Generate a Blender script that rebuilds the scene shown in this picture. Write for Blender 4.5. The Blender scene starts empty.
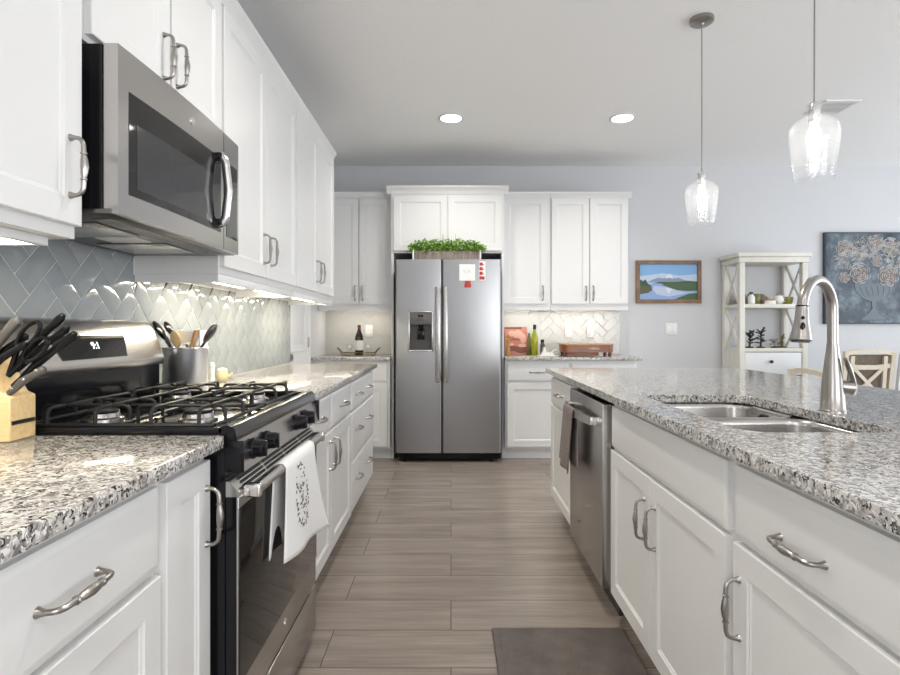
import bpy, bmesh, math, random
from mathutils import Vector, Matrix
random.seed(7)
PI = math.pi
S = bpy.context.scene
C = S.collection

# ------------------------------------------------------------------ camera
cam_d = bpy.data.cameras.new('camera'); cam = bpy.data.objects.new('camera', cam_d); C.objects.link(cam)
cam.location = (0, 0, 1.164); cam.rotation_euler = (PI/2, 0, 0)
cam_d.sensor_width = 36; cam_d.lens = 36*555/900
cam_d.shift_x = -1.0/900; cam_d.shift_y = -8.5/900
cam_d.clip_start = 0.02
S.camera = cam
# ------------------------------------------------------------------ world, lights, exposure
W = bpy.data.worlds.new('world'); S.world = W; W.use_nodes = True
bg = W.node_tree.nodes['Background']; bg.inputs[0].default_value = (0.86, 0.93, 1.0, 1); bg.inputs[1].default_value = 1.0
S.view_settings.view_transform = 'Standard'; S.view_settings.look = 'None'
S.view_settings.gamma = 1; S.view_settings.use_curve_mapping = False
S.view_settings.exposure = 0.13
CEIL = 2.785
def area(name, loc, rot, sx, sy, power, col=(1, 1, 1), spread=PI, shape='RECTANGLE'):
    d = bpy.data.lights.new(name, 'AREA'); d.shape = shape; d.size = sx; d.size_y = sy
    d.energy = power; d.color = col; d.spread = spread
    o = bpy.data.objects.new(name, d); C.objects.link(o); o.location = loc; o.rotation_euler = rot
    return o
# daylight through the openings: glass doors behind the kitchen and windows of the dining side
area('daylight_rear_doors', (3.3, -4.55, 1.3), (math.radians(118), 0, math.radians(12)), 3.6, 2.2, 165, (0.96, 0.98, 1.0))
area('daylight_dining_windows', (6.0, 2.2, 1.3), (0, math.radians(120), 0), 1.9, 4.6, 100, (0.90, 0.95, 1.0))
area('added_entry_fill', (-1.85, -2.9, 1.35), (0, math.radians(-105), 0), 1.7, 2.8, 75, (0.97, 0.98, 1.0))  # invented window light on the entry side, added to brighten the island fronts

# ------------------------------------------------------------------ material helpers
def mat(name, col=(0.8, 0.8, 0.8), rough=0.5, metal=0.0, spec=0.5, **kw):
    m = bpy.data.materials.new(name); m.use_nodes = True
    b = m.node_tree.nodes['Principled BSDF']
    b.inputs['Base Color'].default_value = (*col, 1); b.inputs['Roughness'].default_value = rough
    b.inputs['Metallic'].default_value = metal; b.inputs['Specular IOR Level'].default_value = spec
    for k, v in kw.items():
        b.inputs[k.replace('_', ' ')].default_value = v
    return m
class NT:
    def __init__(s, m): s.t = m.node_tree; s.b = s.t.nodes.get('Principled BSDF')
    def n(s, typ, **kw):
        x = s.t.nodes.new(typ)
        for k, v in kw.items():
            if k.startswith('i_'):
                key = k[2:]; key = int(key) if key.isdigit() else key.replace('_', ' ')
                x.inputs[key].default_value = v
            else: setattr(x, k, v)
        return x
    def l(s, a, b): s.t.links.new(a, b)
    def coords(s, scale=(1, 1, 1), rot=(0, 0, 0), kind='Object'):
        tc = s.n('ShaderNodeTexCoord'); mp = s.n('ShaderNodeMapping')
        mp.inputs['Scale'].default_value = scale; mp.inputs['Rotation'].default_value = rot
        s.l(tc.outputs[kind], mp.inputs['Vector']); return mp.outputs['Vector']
    def ramp(s, fac, stops, interp='LINEAR'):
        r = s.n('ShaderNodeValToRGB'); e = r.color_ramp.elements; r.color_ramp.interpolation = interp
        while len(e) < len(stops): e.new(0.5)
        for k, (p, c) in enumerate(stops):
            e[k].position = p; e[k].color = (*c, 1) if len(c) == 3 else c
        s.l(fac, r.inputs['Fac']); return r.outputs['Color']
    def mix(s, f, a, b, typ='MIX'):
        x = s.n('ShaderNodeMix', data_type='RGBA', blend_type=typ)
        for sock, v in ((x.inputs[0], f), (x.inputs[6], a), (x.inputs[7], b)):
            if isinstance(v, (int, float)): sock.default_value = v
            elif isinstance(v, tuple): sock.default_value = (*v, 1)
            else: s.l(v, sock)
        return x.outputs[2]
    def bump(s, h, strength=0.2, dist=0.01):
        x = s.n('ShaderNodeBump'); x.inputs['Strength'].default_value = strength; x.inputs['Distance'].default_value = dist
        s.l(h, x.inputs['Height']); s.l(x.outputs['Normal'], s.b.inputs['Normal'])
def noise(t, v, scale, detail=4, rough=0.5, out='Fac'):
    x = t.n('ShaderNodeTexNoise'); x.inputs['Scale'].default_value = scale; x.inputs['Detail'].default_value = detail
    x.inputs['Roughness'].default_value = rough; t.l(v, x.inputs['Vector']); return x.outputs[out]

M = {}
M['white'] = mat('white_cabinet_paint', (0.74, 0.74, 0.735), 0.32, 0, 0.45)
M['trim'] = mat('white_trim_paint', (0.80, 0.80, 0.80), 0.35)
M['wall'] = mat('grey_wall_paint', (0.60, 0.605, 0.62), 0.75)
M['ceiling'] = mat('ceiling_paint', (0.92, 0.92, 0.92), 0.9)
t = NT(M['ceiling']); v = t.coords(); t.bump(noise(t, v, 55, 3), 0.25, 0.006)
t = NT(M['wall']); v = t.coords(); t.bump(noise(t, v, 90, 3), 0.12, 0.003)
M['black'] = mat('black_enamel', (0.006, 0.006, 0.008), 0.14, 0, 0.3)
M['black_plastic'] = mat('black_plastic', (0.005, 0.005, 0.006), 0.16, 0, 0.25)
M['iron'] = mat('cast_iron', (0.010, 0.010, 0.011), 0.4, 0, 0.3)
M['dark_glass'] = mat('dark_oven_glass', (0.012, 0.011, 0.010), 0.04, 0, 0.5)
M['nickel'] = mat('brushed_nickel', (0.36, 0.34, 0.32), 0.30, 1.0)
M['chrome'] = mat('chrome', (0.75, 0.74, 0.73), 0.12, 1.0)
def steel(name, col, rough, axis):
    m = mat(name, col, rough, 1.0); t = NT(m)
    v2 = t.coords((1.2, 1.2, 2.2)); t.bump(noise(t, v2, 1.6, 1), 0.10, 0.02)
    return m
M['steel'] = steel('brushed_stainless_steel', (0.50, 0.485, 0.47), 0.27, 0)
M['fridge_steel'] = steel('refrigerator_stainless', (0.36, 0.36, 0.365), 0.32, 0)
M['sink_steel'] = mat('sink_stainless', (0.50, 0.485, 0.465), 0.24, 1.0)
M['steel_dark'] = mat('dark_steel', (0.16, 0.155, 0.15), 0.32, 1.0)
M['grey_plastic'] = mat('grey_plastic', (0.07, 0.067, 0.065), 0.4)
M['tan_plastic'] = mat('paper', (0.85, 0.84, 0.82), 0.7)
# granite
def granite():
    m = mat('speckled_granite', (0.6, 0.6, 0.6), 0.10, 0, 0.5); t = NT(m)
    v = t.coords()
    base = t.ramp(noise(t, v, 50, 5, 0.6), [(0.36, (0.28, 0.265, 0.25)), (0.50, (0.49, 0.47, 0.44)), (0.66, (0.66, 0.635, 0.60))])
    vo = t.n('ShaderNodeTexVoronoi', feature='F1'); vo.inputs['Scale'].default_value = 190; vo.inputs['Randomness'].default_value = 1
    w = noise(t, v, 60, 2, 0.5, 'Color')
    add = t.n('ShaderNodeVectorMath', operation='MULTIPLY_ADD'); add.inputs[1].default_value = (0.025, 0.025, 0.025)
    t.l(w, add.inputs[0]); t.l(v, add.inputs[2]); t.l(add.outputs[0], vo.inputs['Vector'])
    sep = t.n('ShaderNodeSeparateColor'); t.l(vo.outputs['Color'], sep.inputs[0])
    clump = noise(t, v, 60, 3, 0.6)
    mth = t.n('ShaderNodeMath', operation='MULTIPLY_ADD'); mth.inputs[1].default_value = 0.55; t.l(clump, mth.inputs[0]); 
    m2 = t.n('ShaderNodeMath', operation='MULTIPLY'); m2.inputs[1].default_value = 0.72; t.l(sep.outputs[0], m2.inputs[0]); t.l(m2.outputs[0], mth.inputs[2])
    k = t.ramp(mth.outputs[0], [(0.34, (1, 1, 1)), (0.37, (0, 0, 0))])
    k2 = t.ramp(sep.outputs[1], [(0.26, (1, 1, 1)), (0.28, (0, 0, 0))])
    c = t.mix(k2, base, (0.19, 0.178, 0.17)); c = t.mix(k, c, (0.03, 0.028, 0.03))
    k3 = t.ramp(sep.outputs[2], [(0.85, (0, 0, 0)), (0.87, (1, 1, 1))])
    c = t.mix(k3, c, (0.72, 0.71, 0.69))
    t.l(c, t.b.inputs['Base Color']); return m
M['granite'] = granite()
# floor planks
def planks():
    m = mat('wood_plank_floor', (0.3, 0.25, 0.2), 0.27, 0, 0.4); t = NT(m)
    v = t.coords()
    br = t.n('ShaderNodeTexBrick'); br.offset = 0.37; br.offset_frequency = 2
    br.inputs['Scale'].default_value = 1; br.inputs['Brick Width'].default_value = 1.22; br.inputs['Row Height'].default_value = 0.238
    br.inputs['Mortar Size'].default_value = 0.0022; br.inputs['Mortar Smooth'].default_value = 0.3
    br.inputs['Color1'].default_value = (0.33, 0.33, 0.33, 1); br.inputs['Color2'].default_value = (0.67, 0.67, 0.67, 1)
    mp = t.n('ShaderNodeMapping'); mp.inputs['Location'].default_value = (0.0, -0.003, 0); t.l(v, mp.inputs['Vector']); t.l(mp.outputs[0], br.inputs['Vector'])
    sep = t.n('ShaderNodeVectorMath', operation='MULTIPLY_ADD'); sep.inputs[1].default_value = (7, 3, 1); t.l(br.outputs['Color'], sep.inputs[0]); t.l(v, sep.inputs[2])
    mp2 = t.n('ShaderNodeMapping'); mp2.inputs['Scale'].default_value = (1.0, 9.0, 1); t.l(sep.outputs[0], mp2.inputs['Vector'])
    g = noise(t, mp2.outputs[0], 1.6, 6, 0.62)
    c = t.ramp(g, [(0.28, (0.17, 0.137, 0.112)), (0.5, (0.27, 0.225, 0.19)), (0.72, (0.37, 0.32, 0.28))])
    mp3 = t.n('ShaderNodeMapping'); mp3.inputs['Scale'].default_value = (1.5, 70, 1); t.l(sep.outputs[0], mp3.inputs['Vector'])
    g2 = noise(t, mp3.outputs[0], 2, 3, 0.6)
    c = t.mix(0.25, c, t.ramp(g2, [(0.35, (0.12, 0.095, 0.075)), (0.65, (0.36, 0.31, 0.27))]))
    c = t.mix(t.ramp(br.outputs['Color'], [(0.3, (0, 0, 0)), (0.7, (0.35, 0.35, 0.35))]), c, (0.33, 0.285, 0.25))
    c = t.mix(br.outputs['Fac'], c, (0.10, 0.082, 0.068))
    t.l(c, t.b.inputs['Base Color']); t.bump(g2, 0.06, 0.002)
    return m
M['floor'] = planks()
M['grout'] = mat('pale_grout', (0.88, 0.88, 0.86), 0.8)
M['tile'] = mat('glossy_grey_tile', (0.30, 0.325, 0.335), 0.07, 0, 0.6)
t = NT(M['tile']); v = t.coords(); t.bump(noise(t, v, 9, 2), 0.25, 0.012)
M['tile_pale'] = mat('glossy_pale_tile', (0.50, 0.495, 0.47), 0.15, 0, 0.5)
M['grout_pale'] = mat('beige_grout', (0.56, 0.55, 0.52), 0.8)
M['seam'] = mat('dark_gap', (0.05, 0.05, 0.05), 0.8)
def glass(name, tint=(1, 1, 1), amt=0.06, seeds=True):
    m = bpy.data.materials.new(name); m.use_nodes = True; t = NT(m); nt = m.node_tree
    nt.nodes.remove(nt.nodes['Principled BSDF']); out = nt.nodes['Material Output']
    tr = t.n('ShaderNodeBsdfTransparent'); tr.inputs[0].default_value = (*tint, 1)
    gl = t.n('ShaderNodeBsdfGlossy'); gl.inputs['Roughness'].default_value = 0.04
    lw = t.n('ShaderNodeLayerWeight'); lw.inputs['Blend'].default_value = 0.5
    pw_ = t.n('ShaderNodeMath', operation='POWER'); pw_.inputs[1].default_value = 3.5; t.l(lw.outputs['Facing'], pw_.inputs[0])
    ad = t.n('ShaderNodeMath', operation='MULTIPLY_ADD'); ad.inputs[1].default_value = 0.55; ad.inputs[2].default_value = amt; ad.use_clamp = True
    t.l(pw_.outputs[0], ad.inputs[0])
    mx = t.n('ShaderNodeMixShader'); t.l(ad.outputs[0], mx.inputs[0]); t.l(tr.outputs[0], mx.inputs[1]); t.l(gl.outputs[0], mx.inputs[2])
    last = mx
    if seeds:
        v = t.coords(); bp = t.n('ShaderNodeBump'); bp.inputs['Strength'].default_value = 0.3; bp.inputs['Distance'].default_value = 0.003
        vo = t.n('ShaderNodeTexVoronoi'); vo.inputs['Scale'].default_value = 95; t.l(v, vo.inputs['Vector'])
        t.l(vo.outputs['Distance'], bp.inputs['Height']); t.l(bp.outputs[0], gl.inputs['Normal'])
        df = t.n('ShaderNodeBsdfTranslucent'); df.inputs[0].default_value = (0.95, 0.96, 0.96, 1)
        sd = t.n('ShaderNodeMapRange'); sd.inputs['From Min'].default_value = 0.0; sd.inputs['From Max'].default_value = 0.35; sd.inputs['To Min'].default_value = 0.30; sd.inputs['To Max'].default_value = 0.05
        t.l(vo.outputs['Distance'], sd.inputs['Value'])
        last = t.n('ShaderNodeMixShader'); t.l(sd.outputs[0], last.inputs[0]); t.l(mx.outputs[0], last.inputs[1]); t.l(df.outputs[0], last.inputs[2])
    t.l(last.outputs[0], out.inputs['Surface']); return m
M['glass'] = glass('clear_seeded_glass', (0.99, 0.99, 0.99), 0.03)
M['clear_glass'] = glass('clear_glass', (0.98, 0.985, 0.985), 0.05, False)
def emit(name, col, s):
    m = mat(name, (0.8, 0.8, 0.8), 0.5); b = m.node_tree.nodes['Principled BSDF']
    b.inputs['Emission Color'].default_value = (*col, 1); b.inputs['Emission Strength'].default_value = s; return m
M['lamp_disc'] = emit('downlight_glow', (1, 0.96, 0.9), 9)
M['bulb'] = emit('bulb_glow', (1, 0.96, 0.9), 14)
M['led'] = emit('led_strip_glow', (1, 0.88, 0.68), 60)
M['led_back'] = emit('led_strip_glow_soft', (1, 0.92, 0.80), 25)
M['digits'] = emit('display_digits', (0.85, 0.92, 1), 2.0)
M['mat'] = mat('taupe_floor_mat', (0.105, 0.088, 0.078), 0.55)
t = NT(M['mat']); v = t.coords(); n_ = noise(t, v, 14, 4); t.l(t.ramp(n_, [(0.3, (0.085, 0.07, 0.062)), (0.7, (0.14, 0.118, 0.105))]), t.b.inputs['Base Color'])
wv = t.n('ShaderNodeTexVoronoi'); wv.inputs['Scale'].default_value = 90; t.l(v, wv.inputs['Vector']); t.bump(wv.outputs['Distance'], 0.3, 0.003)
def wood(name, c1, c2, scale=(3, 3, 40), rough=0.5):
    m = mat(name, c1, rough); t = NT(m); v = t.coords(scale)
    t.l(t.ramp(noise(t, v, 1.5, 4), [(0.3, c1), (0.7, c2)]), t.b.inputs['Base Color']); return m
M['maple'] = wood('light_wood_block', (0.62, 0.43, 0.20), (0.74, 0.55, 0.30), (6, 60, 60), 0.45)
M['cream_wood'] = wood('whitewashed_cream_wood', (0.62, 0.55, 0.43), (0.70, 0.635, 0.52), (20, 20, 4), 0.55)
M['hutch'] = wood('antique_white_paint', (0.66, 0.64, 0.57), (0.74, 0.72, 0.66), (8, 8, 3), 0.5)
M['hutch_white'] = mat('white_drawer_paint', (0.74, 0.75, 0.76), 0.4)
M['cherry'] = wood('red_brown_wood', (0.16, 0.05, 0.018), (0.26, 0.085, 0.03), (6, 30, 30), 0.3)
M['frame_brown'] = wood('brown_picture_frame', (0.16, 0.09, 0.055), (0.26, 0.15, 0.085), (8, 8, 8), 0.45)
M['spoon_wood'] = wood('spoon_wood', (0.45, 0.24, 0.10), (0.58, 0.35, 0.17), (40, 40, 6), 0.5)
M['grey_wood'] = wood('weathered_grey_wood', (0.17, 0.14, 0.12), (0.30, 0.25, 0.21), (40, 20, 6), 0.7)
M['rattan'] = mat('brown_woven_rattan', (0.20, 0.15, 0.11), 0.7)
t = NT(M['rattan']); v = t.coords(); wv = t.n('ShaderNodeTexVoronoi'); wv.inputs['Scale'].default_value = 130; t.l(v, wv.inputs['Vector'])
t.l(t.ramp(wv.outputs['Distance'], [(0.1, (0.25, 0.19, 0.14)), (0.7, (0.10, 0.075, 0.055))]), t.b.inputs['Base Color'])
M['cloth_white'] = mat('white_cotton', (0.82, 0.82, 0.81), 0.85)
M['cloth_grey'] = mat('taupe_waffle_cloth', (0.22, 0.185, 0.165), 0.9)
t = NT(M['cloth_grey']); v = t.coords((1, 1, 1)); ck = t.n('ShaderNodeTexChecker'); ck.inputs['Scale'].default_value = 110; ck.inputs['Color1'].default_value = (0.27, 0.23, 0.205, 1); ck.inputs['Color2'].default_value = (0.16, 0.13, 0.118, 1)
t.l(v, ck.inputs['Vector']); t.l(ck.outputs['Color'], t.b.inputs['Base Color'])
M['thread'] = mat('grey_embroidery', (0.17, 0.15, 0.15), 0.8)
M['leaf'] = mat('green_leaf', (0.13, 0.27, 0.035), 0.7, 0, 0.15)
t = NT(M['leaf']); v = t.coords(); t.l(t.ramp(noise(t, v, 40, 2), [(0.35, (0.06, 0.19, 0.008)), (0.65, (0.30, 0.52, 0.05))]), t.b.inputs['Base Color'])
M['oil'] = mat('yellow_green_oil', (0.33, 0.36, 0.012), 0.1, 0, 0.6)
M['wine'] = mat('dark_wine_glass', (0.018, 0.010, 0.006), 0.08, 0, 0.7)
M['foil'] = mat('dark_red_foil', (0.16, 0.03, 0.02), 0.35)
M['label'] = mat('cream_label', (0.78, 0.76, 0.70), 0.7)
M['gold'] = mat('antique_gold', (0.15, 0.12, 0.06), 0.35, 1)
M['ceramic'] = mat('white_ceramic', (0.80, 0.79, 0.76), 0.2)
M['cream_ceramic'] = mat('cream_ceramic', (0.62, 0.55, 0.34), 0.3)
M['salmon'] = mat('salmon_print', (0.50, 0.19, 0.14), 0.5)
M['pinkwhite'] = mat('pale_pink_print', (0.66, 0.38, 0.31), 0.5)
M['brownprint'] = mat('dark_brown_print', (0.14, 0.045, 0.035), 0.5)
M['red'] = mat('red_print', (0.45, 0.03, 0.03), 0.4)
M['amber'] = mat('golden_wood', (0.42, 0.20, 0.05), 0.3)
M['bronze'] = mat('dark_bronze', (0.045, 0.040, 0.042), 0.45, 0.4)
M['olive'] = mat('olive_green_glaze', (0.16, 0.15, 0.04), 0.35)
M['driftwood'] = mat('driftwood_grey', (0.33, 0.29, 0.25), 0.8)
M['wicker'] = mat('brown_wicker', (0.30, 0.22, 0.15), 0.8)
M['canvas_frame'] = mat('blue_black_edge', (0.045, 0.06, 0.085), 0.5)
def canvas():
    m = mat('blue_grey_canvas', (0.1, 0.15, 0.2), 0.5); t = NT(m); v = t.coords()
    c = t.ramp(noise(t, v, 5, 7, 0.7), [(0.36, (0.022, 0.03, 0.042)), (0.5, (0.065, 0.09, 0.115)), (0.64, (0.19, 0.235, 0.27))])
    t.l(c, t.b.inputs['Base Color']); t.bump(noise(t, v, 30, 4), 0.4, 0.004); return m
M['canvas'] = canvas()
M['petal'] = mat('pale_petal_relief', (0.47, 0.45, 0.43), 0.5)
M['petal_dark'] = mat('brown_petal_relief', (0.16, 0.12, 0.105), 0.5)
M['vase_paint'] = mat('silvery_vase_relief', (0.11, 0.14, 0.165), 0.45)
M['block_paint'] = mat('silvery_line', (0.24, 0.25, 0.26), 0.5)
for k, c in dict(sky_blue=(0.22, 0.42, 0.70), pale_sky=(0.50, 0.60, 0.74), mountain=(0.24, 0.29, 0.42), snow=(0.72, 0.74, 0.80), tree_green=(0.045, 0.085, 0.06), bank_green=(0.07, 0.12, 0.05), water=(0.26, 0.40, 0.66), water_pale=(0.48, 0.56, 0.72), bank_brown=(0.10, 0.10, 0.05)).items():
    M[k] = mat('painted_'+k, c, 0.6)

# ------------------------------------------------------------------ mesh helpers
class MB:
    def __init__(s): s.b = bmesh.new(); s.mi = 0
    def _fin(s, faces):
        for f in faces: f.material_index = s.mi
    def box(s, x0, x1, y0, y1, z0, z1, bev=0.0, seg=2):
        x0, x1 = min(x0, x1), max(x0, x1); y0, y1 = min(y0, y1), max(y0, y1); z0, z1 = min(z0, z1), max(z0, z1)
        r = bmesh.ops.create_cube(s.b, size=1, matrix=Matrix.Translation(((x0+x1)/2, (y0+y1)/2, (z0+z1)/2)) @ Matrix.Diagonal((x1-x0, y1-y0, z1-z0, 1)))
        vs = r['verts']; fs = set(f for v_ in vs for f in v_.link_faces)
        if bev:
            es = list(set(e for v_ in vs for e in v_.link_edges))
            rb = bmesh.ops.bevel(s.b, geom=es, offset=bev, segments=seg, profile=0.5, affect='EDGES')
            fs = set(f for f in fs if f.is_valid) | set(rb['faces'])
        s._fin(fs); return s
    def tube(s, pts, r, n=10, cap=True, flat=1.0):
        pts = [Vector(p) for p in pts]; N = len(pts)
        rs = r if isinstance(r, (list, tuple)) else [r]*N
        rings = []; up = None
        for i, p in enumerate(pts):
            if i == 0: d = pts[1]-p
            elif i == N-1: d = p-pts[i-1]
            else: d = (pts[i+1]-p).normalized()+(p-pts[i-1]).normalized()
            if d.length < 1e-9: d = Vector((0, 0, 1))
            d.normalize()
            if up is None:
                a = Vector((0, 0, 1)) if abs(d.z) < 0.9 else Vector((1, 0, 0))
                up = (a - d*a.dot(d)).normalized()
            else:
                up = (up - d*up.dot(d))
                up = up.normalized() if up.length > 1e-6 else Vector((1, 0, 0))
            q = d.cross(up)
            rings.append([s.b.verts.new(p + (up*math.cos(2*PI*k/n)*flat + q*math.sin(2*PI*k/n))*rs[i]) for k in range(n)])
        fs = []
        for a, b_ in zip(rings, rings[1:]):
            for k in range(n): fs.append(s.b.faces.new((a[k], a[(k+1) % n], b_[(k+1) % n], b_[k])))
        if cap: fs.append(s.b.faces.new(rings[0][::-1])); fs.append(s.b.faces.new(rings[-1]))
        s._fin(fs); return s
    def lathe(s, prof, c=(0, 0, 0), n=24, axis='Z', sq=(1, 1)):
        c = Vector(c); rings = []
        for (r, h) in prof:
            ring = []
            for k in range(n):
                a = 2*PI*k/n; x, y = math.cos(a)*r*sq[0], math.sin(a)*r*sq[1]
                p = {'Z': (x, y, h), 'X': (h, x, y), 'Y': (y, h, x)}[axis]
                ring.append(s.b.verts.new(c+Vector(p)))
            rings.append(ring)
        fs = []
        for a, b_ in zip(rings, rings[1:]):
            for k in range(n): fs.append(s.b.faces.new((a[k], a[(k+1) % n], b_[(k+1) % n], b_[k])))
        if prof[0][0] > 1e-5: fs.append(s.b.faces.new(rings[0][::-1]))
        if prof[-1][0] > 1e-5: fs.append(s.b.faces.new(rings[-1]))
        s._fin(fs); return s
    def prism(s, poly, axis, a, b_):
        # poly in the two other axes (order: X->(y,z), Y->(x,z), Z->(x,y))
        def P(u, v_, w): return {'X': (w, u, v_), 'Y': (u, w, v_), 'Z': (u, v_, w)}[axis]
        lo = [s.b.verts.new(P(u, v_, a)) for u, v_ in poly]; hi = [s.b.verts.new(P(u, v_, b_)) for u, v_ in poly]
        n = len(poly); fs = [s.b.faces.new(lo[::-1]), s.b.faces.new(hi)]
        for k in range(n): fs.append(s.b.faces.new((lo[k], lo[(k+1) % n], hi[(k+1) % n], hi[k])))
        s._fin(fs); return s
    def ball(s, c, r, sc=(1, 1, 1), sub=2):
        x = bmesh.ops.create_icosphere(s.b, subdivisions=sub, radius=r, matrix=Matrix.Translation(c) @ Matrix.Diagonal((*sc, 1)))
        s._fin(set(f for v_ in x['verts'] for f in v_.link_faces)); return s
    def bar(s, p, q, w, h=None):
        # rectangular bar from p to q
        h = h or w; p, q = Vector(p), Vector(q); d = (q-p).normalized()
        a = Vector((0, 0, 1)) if abs(d.z) < 0.95 else Vector((1, 0, 0))
        u = (a-d*a.dot(d)).normalized(); r = d.cross(u)
        lo = [s.b.verts.new(p+r*i*w/2+u*j*h/2) for i, j in ((-1, -1), (1, -1), (1, 1), (-1, 1))]
        hi = [s.b.verts.new(q+r*i*w/2+u*j*h/2) for i, j in ((-1, -1), (1, -1), (1, 1), (-1, 1))]
        fs = [s.b.faces.new(lo[::-1]), s.b.faces.new(hi)]
        for k in range(4): fs.append(s.b.faces.new((lo[k], lo[(k+1) % 4], hi[(k+1) % 4], hi[k])))
        s._fin(fs); return s
    def grid(s, f, nu, nv):
        vs = [[s.b.verts.new(f(i/nu, j/nv)) for j in range(nv+1)] for i in range(nu+1)]
        fs = [s.b.faces.new((vs[i][j], vs[i+1][j], vs[i+1][j+1], vs[i][j+1])) for i in range(nu) for j in range(nv)]
        s._fin(fs); return s
    def build(s, name, m, parent=None, loc=None, smooth=35):
        me = bpy.data.meshes.new(name)
        bmesh.ops.recalc_face_normals(s.b, faces=s.b.faces)
        if loc is not None and parent is None: bmesh.ops.translate(s.b, verts=s.b.verts, vec=-Vector(loc))
        s.b.to_mesh(me); s.b.free()
        for mm in (m if isinstance(m, (list, tuple)) else [m]): me.materials.append(mm)
        if smooth:
            me.polygons.foreach_set('use_smooth', [True]*len(me.polygons)); me.set_sharp_from_angle(angle=math.radians(smooth))
        o = bpy.data.objects.new(name, me); C.objects.link(o)
        if parent is not None: o.parent = parent
        elif loc is not None: o.location = loc
        return o
def thing(name, label, cat, loc=(0, 0, 0), rotz=0, group=None):
    o = bpy.data.objects.new(name, None); C.objects.link(o); o.empty_display_size = 0.1
    o.location = loc; o.rotation_euler = (0, 0, rotz); o['label'] = label; o['category'] = cat
    if group: o['group'] = group
    return o
def tag(o, label, cat, group=None, kind=None):
    o['label'] = label; o['category'] = cat
    if group: o['group'] = group
    if kind: o['kind'] = kind
    return o
def struct(o): o['kind'] = 'structure'; return o
def copy_tree(o, parent=None):
    c = o.copy(); C.objects.link(c)
    if parent is not None: c.parent = parent
    for ch in [x for x in C.objects if x.parent == o]: copy_tree(ch, c)
    return c
def text_mesh(name, txt, size, m, parent, mat_world, extrude=0.0004):
    cu = bpy.data.curves.new(name, 'FONT'); cu.body = txt; cu.size = size; cu.extrude = extrude; cu.align_x = 'CENTER'; cu.align_y = 'CENTER'
    tmp = bpy.data.objects.new('tmp', cu); C.objects.link(tmp)
    me = bpy.data.meshes.new_from_object(tmp.evaluated_get(bpy.context.evaluated_depsgraph_get()))
    bpy.data.objects.remove(tmp)
    me.transform(mat_world); me.materials.clear(); me.materials.append(m); me.name = name
    o = bpy.data.objects.new(name, me); C.objects.link(o); o.parent = parent; return o
def arc(c, r, a0, a1, n, plane='XZ'):
    out = []
    for k in range(n+1):
        a = a0+(a1-a0)*k/n; u, w = math.cos(a)*r, math.sin(a)*r
        out.append(tuple(Vector(c)+Vector({'XZ': (u, 0, w), 'XY': (u, w, 0), 'YZ': (0, u, w)}[plane])))
    return out

# ------------------------------------------------------------------ setting
WX = -1.18      # kitchen side of the left wall
JX = -1.245     # wall plane around the pantry door
BY = 5.53       # back wall
struct(MB().box(-2.2, 6.5, -5.0, BY+0.2, -0.1, 0).build('floor', M['floor']))
struct(MB().box(-2.2, 6.5, -5.0, BY+0.2, CEIL, CEIL+0.1).build('ceiling', M['ceiling']))
struct(MB().box(WX-0.15, WX, -1.2, 4.06, 0, CEIL).build('wall_left', M['wall'])); struct(MB().box(JX-0.15, JX, 4.06, BY, 0, CEIL).build('wall_left', M['wall']))
struct(MB().box(-2.2, 6.5, BY, BY+0.15, 0, CEIL).build('wall_back', M['wall']))
# right and rear walls with wide openings where the daylight comes in (outside the frame)
wr = MB(); wr.box(6.2, 6.35, -5, -0.2, 0, CEIL).box(6.2, 6.35, 4.6, BY, 0, CEIL).box(6.2, 6.35, -0.2, 4.6, 0, 0.4).box(6.2, 6.35, -0.2, 4.6, 2.45, CEIL)
struct(wr.build('wall_right', M['wall']))
wr = MB(); wr.box(-2.2, 1.5, -4.85, -4.7, 0, CEIL).box(5.1, 6.35, -4.85, -4.7, 0, CEIL).box(1.5, 5.1, -4.85, -4.7, 2.45, CEIL)
struct(wr.build('wall_rear', M['wall']))
wr = MB(); wr.box(JX-0.15-0.75, JX-0.75, -4.7, -4.3, 0, CEIL).box(JX-0.15-0.75, JX-0.75, -1.5, -1.2, 0, CEIL).box(JX-0.15-0.75, JX-0.75, -4.3, -1.5, 0, 0.5).box(JX-0.15-0.75, JX-0.75, -4.3, -1.5, 2.3, CEIL).box(JX-0.9, WX, -1.2, -1.05, 0, CEIL)
struct(wr.build('wall_entry', M['wall']))
b = MB(); b.box(1.69, 2.65, BY-0.014, BY, 0, 0.13, 0.003).box(3.36, 6.2, BY-0.014, BY, 0, 0.13, 0.003)
struct(b.build('baseboard_back', M['trim']))
# pantry door in the left wall
dr = MB(); dr.box(JX, JX+0.012, 4.06, 4.78, 0.01, 2.03)
for z0, z1 in ((0.15, 0.86), (0.98, 1.92)):
    for (a0, a1, c0, c1) in ((4.15, 4.17, z0, z1), (4.67, 4.69, z0, z1), (4.15, 4.69, z0, z0+0.02), (4.15, 4.69, z1-0.02, z1)):
        dr.box(JX+0.012, JX+0.02, a0, a1, c0, c1, 0.003)
    dr.box(JX+0.012, JX+0.016, 4.22, 4.62, z0+0.06, z1-0.06, 0.003)
door = struct(dr.build('door_1', M['trim']))
for z in (1.05, 0.3, 1.8):
    MB().box(JX+0.012, JX+0.024, 4.775, 4.79, z-0.045, z+0.045, 0.002).build('hinge', M['nickel'], door)
MB().lathe([(0.012, 0), (0.010, 0.03), (0.026, 0.04), (0.028, 0.055), (0.0, 0.062)], (JX+0.012, 4.12, 0.95), 16, 'X').build('door_knob', M['nickel'], door)
struct(MB().box(JX, JX+0.02, 4.79, 4.86, 0, 2.09, 0.003).build('trim_1', M['trim']))

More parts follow.
